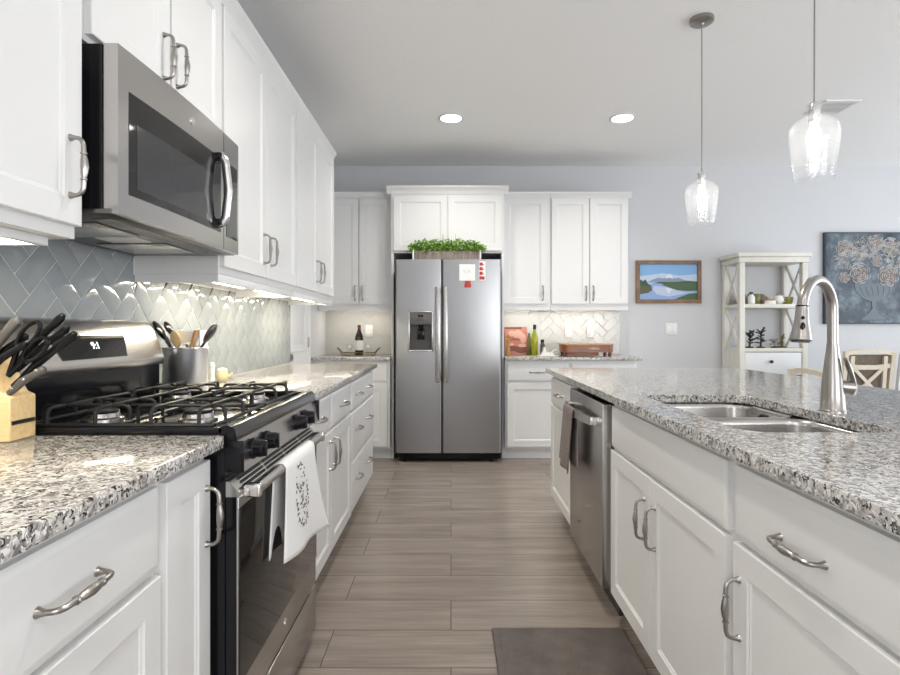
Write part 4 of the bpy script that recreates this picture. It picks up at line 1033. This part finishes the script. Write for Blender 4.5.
utensil('turner', 'white-edged turner with wide flat head in the crock', (-0.01, 0.03, 0), (0.010, -0.01, 0.175), lambda m, e, d_: m.prism([(e.x-0.045, e.z+0.055), (e.x+0.045, e.z+0.045), (e.x+0.035, e.z+0.010), (e.x-0.02, e.z+0.005)], 'Y', e.y-0.002, e.y+0.002), M['chrome'], M['ceramic'])
utensil('wooden_spatula', 'brown wooden spatula upright at the right of the crock', (-0.02, -0.01, 0), (0.044, -0.045, 0.160), paddle(0.018, 0.09, 0.008, 0.5), M['spoon_wood'])
utensil('ladle', 'dark ladle leaning far out to the right of the crock', (-0.04, 0.0, 0), (0.085, -0.02, 0.185), spoon(0.020, 0.09, 0.7), M['grey_plastic'], M['steel_dark'])
# shaker and creamer
t = thing('salt_shaker', 'slim pale shaker standing right beside the utensil crock', 'shaker', (-1.046, 2.43, cz))
MB().lathe([(0.013, 0), (0.014, 0.005), (0.010, 0.05), (0.011, 0.075), (0.009, 0.08)], n=16).build('body', M['label'], t); MB().lathe([(0.011, 0.08), (0.013, 0.09), (0.009, 0.102), (0, 0.105)], n=16).build('cap', M['ceramic'], t)
t = thing('creamer', 'small cream-yellow lidded jar with a spout near the utensil crock', 'jar', (-1.080, 2.62, cz))
MB().lathe([(0.018, 0), (0.027, 0.012), (0.029, 0.03), (0.024, 0.05), (0.022, 0.056)], n=20).build('body', M['cream_ceramic'], t)
MB().lathe([(0.024, 0.056), (0.024, 0.060), (0.01, 0.066), (0, 0.067)], n=20).build('lid', M['label'], t)
MB().tube([(0.024, 0, 0.022), (0.040, 0, 0.030), (0.048, 0, 0.042)], [0.008, 0.006, 0.005], 8).build('spout', M['cream_ceramic'], t)

# ------------------------------------------------------------------ back counter, left: wine tray
ty = 5.17; tx = (358.5-451)*ty/555
t = thing('serving_tray', 'oval gilt-wire serving tray on the counter left of the refrigerator', 'tray', (tx, ty, 0.9145))
MB().lathe([(0.15, 0.0), (0.155, 0.004), (0.15, 0.008), (0, 0.008)], n=36, sq=(1, 0.62)).build('base', M['clear_glass'], t)
m = MB()
rim = lambda r, z: [(r*math.cos(2*PI*k/36), r*0.62*math.sin(2*PI*k/36), z) for k in range(37)]
m.tube(rim(0.157, 0.004), 0.0042, 6, cap=False); m.tube(rim(0.162, 0.030), 0.0035, 6, cap=False)
for k in range(18): a_ = 2*PI*k/18; m.tube([(0.157*math.cos(a_), 0.157*0.62*math.sin(a_), 0.004), (0.162*math.cos(a_+0.1), 0.162*0.62*math.sin(a_+0.1), 0.030)], 0.0015, 5)
m.build('rail', M['gold'], t)
for s_ in (-1, 1):
    MB().tube([(s_*0.155, -0.035, 0.028), (s_*0.175, -0.03, 0.055), (s_*0.195, -0.02, 0.072), (s_*0.2, 0, 0.074), (s_*0.195, 0.02, 0.072), (s_*0.175, 0.03, 0.055), (s_*0.155, 0.035, 0.028)], 0.005, 8).build('handle', M['gold'], t)
tz = 0.9145+0.0085
t = thing('wine_bottle', 'dark wine bottle with a cream label standing on the oval tray', 'bottle', (tx+0.008, ty-0.01, tz))
MB().lathe([(0.036, 0), (0.0385, 0.004), (0.0385, 0.155), (0.034, 0.180), (0.020, 0.215), (0.0145, 0.235), (0.0135, 0.275), (0.0, 0.275)], n=28).build('glass_body', M['wine'], t, smooth=60)
MB().lathe([(0.0395, 0.045), (0.0395, 0.135)], n=28).build('label', M['label'], t)
MB().lathe([(0.0155, 0.238), (0.0150, 0.268), (0.0155, 0.27), (0.0155, 0.279), (0, 0.28)], n=20).build('foil', M['foil'], t)
for sx, lb in ((-0.085, 'left'), (0.09, 'right')):
    t = thing('wine_glass', 'clear stemmed glass on the tray, %s of the wine bottle' % lb, 'glass', (tx+sx, ty, tz))
    pr = [(0.03, 0), (0.004, 0.004), (0.0035, 0.035), (0.022, 0.05), (0.030, 0.075), (0.026, 0.10), (0.0245, 0.10), (0.0285, 0.075), (0.021, 0.052), (0.0, 0.045)]
    MB().lathe(pr, n=24).build('bowl_and_stem', M['clear_glass'], t, smooth=60)
    MB().ball((0, 0, 0.072), 0.021, (1, 1, 0.9), 2).build('napkin', M['cloth_white'], t)
# ------------------------------------------------------------------ back counter, right
cz2 = 0.9145
t = thing('cookbook', 'salmon-pink cookbook leaning on the pale tiles beside the refrigerator', 'book', (0.635, 5.40, cz2))
t.rotation_euler = (math.radians(-12), 0, 0)
MB().box(-0.105, 0.105, 0.001, 0.024, 0.0, 0.268).build('pages', M['label'], t)
cv = MB().box(-0.11, 0.11, -0.003, 0.001, 0, 0.275).box(-0.11, 0.11, 0.024, 0.027, 0, 0.275).box(-0.11, -0.106, -0.003, 0.027, 0, 0.275).build('cover', M['salmon'], t)
m = MB(); random.seed(5)
m.box(-0.108, 0.06, -0.0042, -0.003, 0.255, 0.272); m.mi = 1
for (x, z, rx, rz) in ((0.02, 0.2, 0.05, 0.045), (0.07, 0.16, 0.03, 0.05), (-0.04, 0.21, 0.035, 0.03), (0.06, 0.09, 0.04, 0.02), (-0.05, 0.1, 0.03, 0.015)):
    m.ball((x, -0.003, z), 1, (rx, 0.0014, rz), 2)
m.mi = 0
for k in range(10): m.tube([(-0.085+k*0.012, -0.0052, 0.140+0.01*(k % 2)), (-0.080+k*0.012, -0.0052, 0.152+0.012*((k*7) % 3)), (-0.074+k*0.012, -0.0052, 0.142)], 0.0024, 5)
for k in range(4): m.tube([(-0.1, -0.005, 0.02+k*0.018), (-0.03, -0.005, 0.045+k*0.014), (0.04, -0.005, 0.02+k*0.016), (0.1, -0.005, 0.035+k*0.012)], 0.0035, 5)
m.build('cover_print', [M['brownprint'], M['pinkwhite']], cv)
t = thing('pepper_mill', 'slim golden waisted pepper mill in front of the cookbook', 'mill', (0.535, 5.20, cz2))
MB().lathe([(0.026, 0), (0.026, 0.012), (0.018, 0.05), (0.014, 0.09), (0.020, 0.125), (0.022, 0.15), (0.012, 0.165), (0.018, 0.18), (0.012, 0.20), (0, 0.203)], n=24).build('body', M['amber'], t)
t = thing('oil_bottle', 'tall glass bottle of yellow-green olive oil beside the cookbook', 'bottle', (0.795, 5.28, cz2))
MB().lathe([(0.028, 0), (0.031, 0.005), (0.031, 0.165), (0.027, 0.195), (0.014, 0.225), (0.013, 0.25), (0, 0.25)], n=24).build('glass_body', M['oil'], t, smooth=60)
MB().lathe([(0.015, 0.247), (0.015, 0.288), (0.012, 0.292), (0, 0.292)], n=20).build('cap', M['black_plastic'], t)
t = thing('oil_bottle', 'second darker oil bottle peeking out behind the yellow-green one', 'bottle', (0.755, 5.36, cz2))
MB().lathe([(0.022, 0), (0.024, 0.005), (0.024, 0.14), (0.012, 0.19), (0.011, 0.21), (0, 0.21)], n=20).build('glass_body', M['olive'], t, smooth=60)
t = thing('spice_bottle', 'short dark spice bottle between the oil bottle and white dish', 'bottle', (0.865, 5.25, cz2))
MB().lathe([(0.02, 0), (0.022, 0.005), (0.022, 0.10), (0.012, 0.12), (0.012, 0.125), (0, 0.125)], n=20).build('glass_body', M['grey_plastic'], t); MB().lathe([(0.017, 0.122), (0.017, 0.15), (0, 0.152)], n=18).build('cap', M['black_plastic'], t)
t = thing('butter_dish', 'low white ceramic dish with a knobbed lid beside the oil bottle', 'dish', (0.880, 5.08, cz2))
MB().box(-0.075, 0.075, -0.04, 0.04, 0, 0.012, 0.004).build('plate', M['ceramic'], t)
m = MB(); m.prism([(-0.062, 0.012), (0.062, 0.012), (0.045, 0.035), (-0.01, 0.042), (-0.022, 0.085), (-0.030, 0.085), (-0.042, 0.040)], 'Y', -0.03, 0.03); m.build('lid', M['ceramic'], t)
t = thing('white_cord', 'loop of white cord on the counter beside the brown box', 'cord', (0.965, 5.12, cz2))
m = MB(); m.tube([(-0.045, 0, 0.004), (-0.04, 0, 0.03), (-0.02, 0, 0.055), (0.01, 0, 0.06), (0.035, 0, 0.045), (0.045, 0, 0.015), (0.03, 0, 0.004), (0, -0.01, 0.005)], 0.005, 8); m.build('cord', M['ceramic'], t)
t = thing('wooden_box', 'low red-brown box on short feet at the right of the back counter', 'box', (1.232, 5.10, cz2))
m = MB(); m.prism(rrect(-0.225, 0.235, -0.11, 0.11, 0.045, 6), 'Z', 0.038, 0.105); m.build('tray_body', M['cherry'], t)
MB().prism(rrect(-0.235, 0.243, -0.116, 0.116, 0.048, 6), 'Z', 0.105, 0.118).build('lid', M['spoon_wood'], t)
MB().box(-0.19, 0.10, -0.10, 0.09, 0.008, 0.038, 0.004).build('lower_drawer', M['cherry'], t)
for x, y in ((-0.205, -0.08), (0.205, -0.08), (-0.205, 0.08), (0.205, 0.08)): MB().lathe([(0.014, 0), (0.016, 0.02), (0.013, 0.038)], (x, y, 0), 12).build('foot', M['brownprint'], t)
text_mesh('lettering', 'AMERICA', 0.022, M['label'], t, Matrix.Translation((0.055, -0.1115, 0.072)) @ Matrix.Rotation(PI/2, 4, 'X'))

# ------------------------------------------------------------------ mountain painting
x0, x1, z0, z1 = 1.838, 2.487, 1.42, 1.845
t = thing('framed_painting', 'brown-framed painting of a snowy mountain and lake on the grey wall', 'painting', ((x0+x1)/2, BY, z0))
a, H = (x1-x0)/2, z1-z0; f = 0.038
m = MB()
for bx in ((-a, a, 0, f), (-a, a, H-f, H), (-a, -a+f, f, H-f), (a-f, a, f, H-f)): m.box(bx[0], bx[1], -0.025, -0.001, bx[2], bx[3], 0.003)
m.build('frame', M['frame_brown'], t)
cm = ['sky_blue', 'pale_sky', 'mountain', 'snow', 'tree_green', 'bank_green', 'water', 'water_pale', 'bank_brown']
m = MB(); A0, A1, B0, B1 = -a+f, a-f, f, H-f
m.box(A0, A1, -0.008, -0.002, B0, B1)
def lay(mi, pts, d): m.mi = mi; m.prism([(A0+(A1-A0)*u, B0+(B1-B0)*v_) for u, v_ in pts], 'Y', -0.0083-d*0.0003, -0.008-(d-1)*0.0003)
lay(1, [(0, 0.45), (1, 0.45), (1, 0.72), (0.7, 0.68), (0.4, 0.75), (0, 0.66)], 1)
lay(2, [(0.12, 0.48), (0.22, 0.56), (0.32, 0.62), (0.42, 0.60), (0.52, 0.66), (0.62, 0.60), (0.68, 0.62), (0.78, 0.55), (0.95, 0.5), (1, 0.48)], 2)
lay(3, [(0.45, 0.60), (0.48, 0.72), (0.50, 0.70), (0.53, 0.74), (0.57, 0.66), (0.58, 0.58), (0.53, 0.62)], 3)
lay(4, [(0.2, 0.44), (0.35, 0.50), (0.6, 0.50), (0.85, 0.53), (1, 0.51), (1, 0.40), (0.3, 0.42)], 4)
lay(6, [(0, 0), (1, 0), (1, 0.32), (0.7, 0.40), (0.3, 0.46), (0.2, 0.44), (0, 0.3)], 5)
lay(7, [(0.25, 0.38), (0.45, 0.36), (0.62, 0.28), (0.8, 0.2), (0.95, 0.22), (0.5, 0.08), (0.3, 0.15), (0.22, 0.28)], 6)
lay(5, [(0.38, 0.42), (0.5, 0.35), (0.65, 0.26), (0.85, 0.24), (1, 0.25), (1, 0.47), (0.5, 0.48)], 7)
lay(3, [(0.45, 0.33), (0.50, 0.16), (0.53, 0.22), (0.56, 0.30)], 8)
lay(5, [(0.6, 0), (1, 0), (1, 0.18), (0.85, 0.16), (0.7, 0.07)], 9)
lay(8, [(0, 0.15), (0.14, 0.18), (0.22, 0.26), (0.2, 0.40), (0.12, 0.46), (0.10, 0.56), (0.05, 0.52), (0, 0.58)], 10)
lay(4, [(0, 0.48), (0.03, 0.56), (0.06, 0.5), (0.10, 0.58), (0.14, 0.46), (0.18, 0.40), (0.1, 0.38), (0, 0.42)], 11)
m.build('canvas', [M[k] for k in cm], t, smooth=0)
# floral relief art
x0, x1, z0, z1 = 3.70, 4.68, 1.214, 2.122
t = thing('wall_art', 'large blue-grey relief artwork of pale roses in a footed vase', 'artwork', ((x0+x1)/2, BY, z0))
a, H = (x1-x0)/2, z1-z0
m = MB(); m.box(-a, a, -0.04, -0.001, 0, H, 0.003); m.build('stretcher', M['canvas_frame'], t)
cvv = MB().box(-a+0.012, a-0.012, -0.042, -0.040, 0.012, H-0.012).build('canvas', M['canvas'], t)
def rose(m, cx, cz, R):
    m.mi = 0
    for k in range(5):
        r = R*(0.16+0.2*k); n = 3+k
        for j in range(n):
            a0 = 2*PI*j/n+k*0.7; a1 = a0+2*PI/n*0.88; pts = []; rs = []
            for q in range(7):
                a_ = a0+(a1-a0)*q/6; rr = r*(1+0.10*math.sin(PI*q/6)); pts.append((cx+rr*math.cos(a_), -0.044, cz+rr*math.sin(a_))); rs.append(0.0015+0.004*math.sin(PI*q/6)*R/0.08)
            m.tube(pts, rs, 5, flat=1)
    m.mi = 1
    m.ball((cx, -0.041, cz), 1, (R*0.95, 0.002, R*0.95), 2)
m = MB(); random.seed(21)
for cx, cz, R in ((-0.30, 0.745, 0.078), (0.0, 0.80, 0.075), (0.16, 0.755, 0.09), (-0.145, 0.50, 0.095), (0.13, 0.475, 0.098), (-0.13, 0.70, 0.06), (0.33, 0.50, 0.085), (0.34, 0.76, 0.08), (0.02, 0.62, 0.05), (-0.30, 0.46, 0.05), (0.28, 0.63, 0.05)): rose(m, cx, cz, R)
m.mi = 0
for k in range(170):
    an = random.uniform(-0.35, PI+0.35); rr = random.uniform(0.12, 0.40); x = rr*1.05*math.cos(an); z = 0.58+rr*0.72*math.sin(an)
    if z < 0.30 or z > 0.87 or abs(x) > 0.45: continue
    th = random.uniform(0, PI); L = random.uniform(0.018, 0.035); dx, dz = math.cos(th)*L, math.sin(th)*L
    for s_ in (-1, 1): m.tube([(x-dx, -0.044, z-dz), (x-dz*0.35*s_, -0.044, z+dx*0.35*s_), (x+dx, -0.044, z+dz)], [0.0015, 0.0035, 0.0015], 5)
m.build('rose_relief', [M['petal'], M['petal_dark']], cvv, smooth=60)
m = MB(); m.prism([(-0.20, 0.40), (0.20, 0.40), (0.19, 0.33), (0.12, 0.26), (0.04, 0.225), (-0.04, 0.225), (-0.12, 0.26), (-0.19, 0.33)], 'Y', -0.0435, -0.042)
m.prism([(-0.03, 0.225), (0.03, 0.225), (0.022, 0.15), (0.06, 0.10), (0.13, 0.06), (0.14, 0.035), (-0.14, 0.035), (-0.13, 0.06), (-0.06, 0.10), (-0.022, 0.15)], 'Y', -0.0435, -0.042)
vz = m.build('vase_relief', M['vase_paint'], cvv)
m = MB(); m.tube([(-0.20, -0.045, 0.40), (-0.19, -0.045, 0.33), (-0.12, -0.045, 0.26), (-0.03, -0.045, 0.225), (-0.022, -0.045, 0.15), (-0.06, -0.045, 0.10), (-0.14, -0.045, 0.04), (0.14, -0.045, 0.04), (0.06, -0.045, 0.10), (0.022, -0.045, 0.15), (0.03, -0.045, 0.225), (0.12, -0.045, 0.26), (0.19, -0.045, 0.33), (0.20, -0.045, 0.40)], 0.004, 6)
for k in range(6): m.tube([(-0.15+k*0.06, -0.045, 0.37), (-0.13+k*0.055, -0.045, 0.32), (-0.10+k*0.045, -0.045, 0.28)], 0.003, 5)
m.build('vase_outline', M['block_paint'], vz)

# ------------------------------------------------------------------ hutch
HX0, HX1, HY0, HY1 = 2.69, 3.325, 5.17, 5.515; HW, HD = HX1-HX0, HY1-HY0
t = thing('display_hutch', 'antique white open hutch with X-braced sides against the grey wall', 'hutch', (HX0, HY0, 0))
pw = 0.05
for i, (x, y) in enumerate(((0, 0), (HW-pw, 0), (0, HD-pw), (HW-pw, HD-pw))): MB().box(x, x+pw, y, y+pw, 0, 1.785, 0.003).build('post', M['hutch'], t)
MB().box(-0.008, HW+0.008, -0.008, HD, 1.786, 1.838, 0.004).box(-0.026, HW+0.026, -0.026, HD, 1.838, 1.876, 0.006).build('top', M['hutch'], t)
MB().box(0.004, HW-0.004, 0.004, HD-0.004, 1.362, 1.398, 0.003).build('shelf', M['hutch'], t)
MB().box(0.004, HW-0.004, 0.004, HD-0.004, 0.95, 0.985, 0.003).build('shelf', M['hutch'], t)
for x, nm in ((0.012, 'l'), (HW-0.03, 'r')):
    for za, zb_ in ((0.985, 1.362), (1.398, 1.785)):
        m = MB(); m.bar((x+0.009, pw, za), (x+0.009, HD-pw, zb_), 0.016, 0.026).bar((x+0.0095, pw, zb_), (x+0.0095, HD-pw, za), 0.014, 0.026); m.build('x_brace', M['hutch'], t)
MB().box(0.006, 0.02, pw, HD-pw, 0.08, 0.95).box(HW-0.02, HW-0.006, pw, HD-pw, 0.08, 0.95).box(pw, HW-pw, HD-0.02, HD-0.006, 0.08, 0.95).box(pw, HW-pw, 0.02, HD-0.02, 0.08, 0.10).build('lower_case', M['hutch'], t)
d = MB().box(pw+0.004, HW-pw-0.004, 0.006, 0.026, 0.735, 0.945, 0.003).build('drawer', M['hutch_white'], t)
MB().lathe([(0.006, 0), (0.006, -0.012), (0.016, -0.016), (0.015, -0.026), (0, -0.029)], (0.29, 0.006, 0.86), 16, 'Y', sq=(1, 1)).build('knob', M['bronze'], d)
for x0_, x1_ in ((pw+0.004, HW/2-0.002), (HW/2+0.002, HW-pw-0.004)):
    m = MB(); shaker(m, x0_, x1_, 0.11, 0.725, 0.026, 0.02, 0.05); m.build('door', M['hutch_white'], t)
SZ1, SZ2 = 1.3985, 0.9855
def item(name, label, cat, x, y, z, prof, m_, n=18, cap=None, capm=None, group='ornaments on the hutch'):
    o = thing(name, label, cat, (x, y, z), 0, group)
    MB().lathe(prof, n=n).build('body', m_, o, smooth=50); o.scale = (1.25, 1.25, 1.3)
    if cap: MB().lathe(cap, n=n).build('lid', capm, o, smooth=50)
    return o
t = thing('wicker_cone', 'brown wicker cone behind the X brace on the upper hutch shelf', 'ornament', (2.80, 5.34, SZ1), 0, 'ornaments on the hutch')
m = MB(); m.lathe([(0.075, 0), (0.072, 0.01), (0.012, 0.135), (0, 0.14)], n=20)
for k in range(12): m.tube([(0.075*(1-k/12)*math.cos(a_)+0.003*math.cos(a_), 0.075*(1-k/12)*math.sin(a_)+0.003*math.sin(a_), 0.14*k/12+0.004) for a_ in [2*PI*j/16 for j in range(17)]], 0.003, 5, cap=False)
m.build('body', M['wicker'], t)
item('lidded_jar', 'small white jar with dark top, leftmost in front on the upper shelf', 'jar', 2.835, 5.24, SZ1, [(0.022, 0), (0.026, 0.01), (0.026, 0.05), (0.014, 0.07)], M['ceramic'], cap=[(0.013, 0.07), (0.014, 0.088), (0, 0.09)], capm=M['grey_plastic'])
item('glazed_pot', 'olive green glazed pot at the middle of the upper hutch shelf', 'pot', 2.915, 5.30, SZ1, [(0.025, 0), (0.034, 0.02), (0.034, 0.06), (0.03, 0.068), (0, 0.066)], M['olive'])
item('glazed_pot', 'dark squat bowl behind the white tin on the upper hutch shelf', 'pot', 2.955, 5.40, SZ1, [(0.03, 0), (0.05, 0.03), (0.05, 0.08), (0, 0.08)], M['olive'])
o = thing('trinket_tin', 'small oval white and gold tin at the front of the upper shelf', 'tin', (3.01, 5.235, SZ1), 0, 'ornaments on the hutch')
MB().lathe([(0.05, 0), (0.052, 0.005), (0.052, 0.032), (0, 0.032)], n=24, sq=(1, 0.6)).build('body', M['label'], o); MB().lathe([(0.054, 0.032), (0.054, 0.042), (0.04, 0.048), (0, 0.048)], n=24, sq=(1, 0.6)).build('lid', M['amber'], o)
o = thing('teapot', 'white teapot with a brown lid at the right of the upper shelf', 'teapot', (3.115, 5.28, SZ1), 0, 'ornaments on the hutch')
MB().lathe([(0.025, 0), (0.045, 0.025), (0.048, 0.05), (0.035, 0.082), (0, 0.085)], n=24).build('body', M['ceramic'], o, smooth=60); MB().lathe([(0.03, 0.083), (0.018, 0.098), (0.006, 0.104), (0.008, 0.115), (0, 0.118)], n=18).build('lid', M['driftwood'], o)
MB().tube([(-0.04, 0, 0.035), (-0.065, 0, 0.055), (-0.075, 0, 0.078)], [0.01, 0.008, 0.006], 8).build('spout', M['ceramic'], o); MB().tube([(0.043, 0, 0.06), (0.068, 0, 0.06), (0.07, 0, 0.03), (0.045, 0, 0.025)], 0.005, 8).build('handle', M['ceramic'], o)
item('glazed_pot', 'yellow-green glazed cup at the right end of the upper shelf', 'cup', 3.215, 5.30, SZ1, [(0.025, 0), (0.036, 0.02), (0.037, 0.055), (0.033, 0.055), (0.03, 0.01), (0, 0.01)], mat('yellow_green_glaze', (0.22, 0.22, 0.04), 0.3))
item('small_vase', 'pale decorative vase at the back of the upper hutch shelf', 'vase', 3.04, 5.44, SZ1, [(0.03, 0), (0.05, 0.03), (0.045, 0.06), (0.02, 0.075), (0.024, 0.082), (0, 0.08)], M['driftwood'])
def branchy(name, label, x, y, z, H_, m_, seed, n=16, w=0.04):
    random.seed(seed); o = thing(name, label, 'ornament', (x, y, z), 0, 'ornaments on the hutch')
    MB().lathe([(0.035, 0), (0.037, 0.006), (0.028, 0.012), (0, 0.012)], n=18).build('base', M['bronze'], o)
    m = MB(); m.tube([(0, 0, 0.01), (0.006, 0, H_*0.4), (-0.004, 0, H_*0.9)], [0.010, 0.008, 0.004], 7)
    for k in range(n):
        h = random.uniform(0.25, 0.95)*H_; a_ = random.uniform(0, 2*PI); r = random.uniform(0.4, 1)*w
        e = Vector((math.cos(a_)*r, math.sin(a_)*r*0.7, h+random.uniform(0.0, 0.03)))
        m.tube([(0, 0, h*0.9), tuple(e*0.6+Vector((0, 0, h*0.36))), e], [0.005, 0.005, 0.003], 5); m.ball(e, random.uniform(0.007, 0.013), (1, 1, 0.7), 1)
    m.build('branches', m_, o)
branchy('figurine', 'dark bronze branching figurine, leftmost on the lower hutch shelf', 2.835, 5.27, SZ2, 0.16, M['bronze'], 2, 26, 0.05)
branchy('figurine', 'dark bronze branching figurine, taller, second on the lower hutch shelf', 2.94, 5.27, SZ2, 0.175, M['bronze'], 5, 26, 0.055)
branchy('driftwood_ornament', 'pale driftwood ornament right of the dark figurines on the lower shelf', 3.09, 5.30, SZ2, 0.09, M['driftwood'], 8, 14, 0.055)
branchy('driftwood_ornament', 'greenish twig ornament at the right of the lower hutch shelf', 3.18, 5.33, SZ2, 0.13, M['olive'], 9, 10, 0.04)

# ------------------------------------------------------------------ dining chairs
def chair(label, loc, rot, m_, H_=1.0, panel=True):
    t = thing('dining_chair', label, 'chair', loc, rot, 'dining chairs')
    W2 = 0.20
    MB().box(-W2, W2, -0.22, 0.20, 0.43, 0.465, 0.012, 3).build('seat', m_, t)
    for sx in (-1, 1):
        MB().bar((sx*(W2-0.02), -0.19, 0.0), (sx*(W2-0.02), -0.19, 0.43), 0.036).build('leg', m_, t)
        # rear leg and back post in one sweep
        xb = sx*(W2-0.015); m = MB()
        m.prism([(0.20, 0), (0.235, 0), (0.21, 0.45), (0.235, H_*0.75), (0.27, H_), (0.24, H_), (0.205, H_*0.75), (0.175, 0.45)], 'X', xb-0.016, xb+0.016); m.build('leg', m_, t)
    def Y(z): return 0.192+(0.238-0.192)*max(0, (z-0.45)/(H_-0.45))+0.012
    m = MB(); m.prism([(-W2, H_-0.03), (-W2*0.5, H_-0.012), (0, H_-0.006), (W2*0.5, H_-0.012), (W2, H_-0.03), (W2, H_+0.004), (W2*0.5, H_+0.02), (0, H_+0.026), (-W2*0.5, H_+0.02), (-W2, H_+0.004)], 'Y', Y(H_)-0.012, Y(H_)+0.016)
    m.build('top_rail', m_, t)
    zm = H_-0.115; m = MB(); pts = [(-W2+0.02, Y(zm), zm+0.012), (-0.08, Y(zm), zm-0.004), (0.08, Y(zm), zm-0.004), (W2-0.02, Y(zm), zm+0.012)]
    for p, q in zip(pts, pts[1:]): m.bar(p, q, 0.018, 0.036)
    for sx in (-1, 1): m.bar((sx*0.135, Y(H_-0.02), H_-0.02), (sx*0.13, Y(0.5), 0.5), 0.018, 0.022) if False else m.bar((sx*0.13, Y(H_-0.03), H_-0.03), (sx*0.13, Y(0.52), 0.52), 0.02, 0.03)
    m.bar((-0.125, Y(zm), zm), (0.125, Y(0.62), 0.62), 0.014, 0.026).bar((0.125, Y(zm)+0.0005, zm), (-0.125, Y(0.62), 0.62), 0.012, 0.026)
    m.bar((-W2+0.02, Y(0.56), 0.56), (W2-0.02, Y(0.56), 0.56), 0.018, 0.04)
    m.build('back_slats', m_, t)
    if panel:
        m = MB(); z0_, z1_ = 0.50, H_-0.02
        m.prism([(Y(z0_)-0.018, z0_), (Y(z0_)-0.012, z0_), (Y(z1_)-0.012, z1_), (Y(z1_)-0.018, z1_)], 'X', -W2+0.03, W2-0.03); m.build('woven_back', M['rattan'], t)
    return t
chair('cream wooden dining chair with X-pattern back seen right of the faucet', (3.235, 4.55, 0), PI+0.02, M['cream_wood'], 0.985)
chair('cream wooden dining chair, top rail just showing behind the faucet', (2.09, 3.64, 0), -PI/2, M['cream_wood'], 0.880, False)
chair('white painted dining chair cut off at the right edge', (3.665, 4.53, 0), PI, M['hutch_white'], 0.975, False)
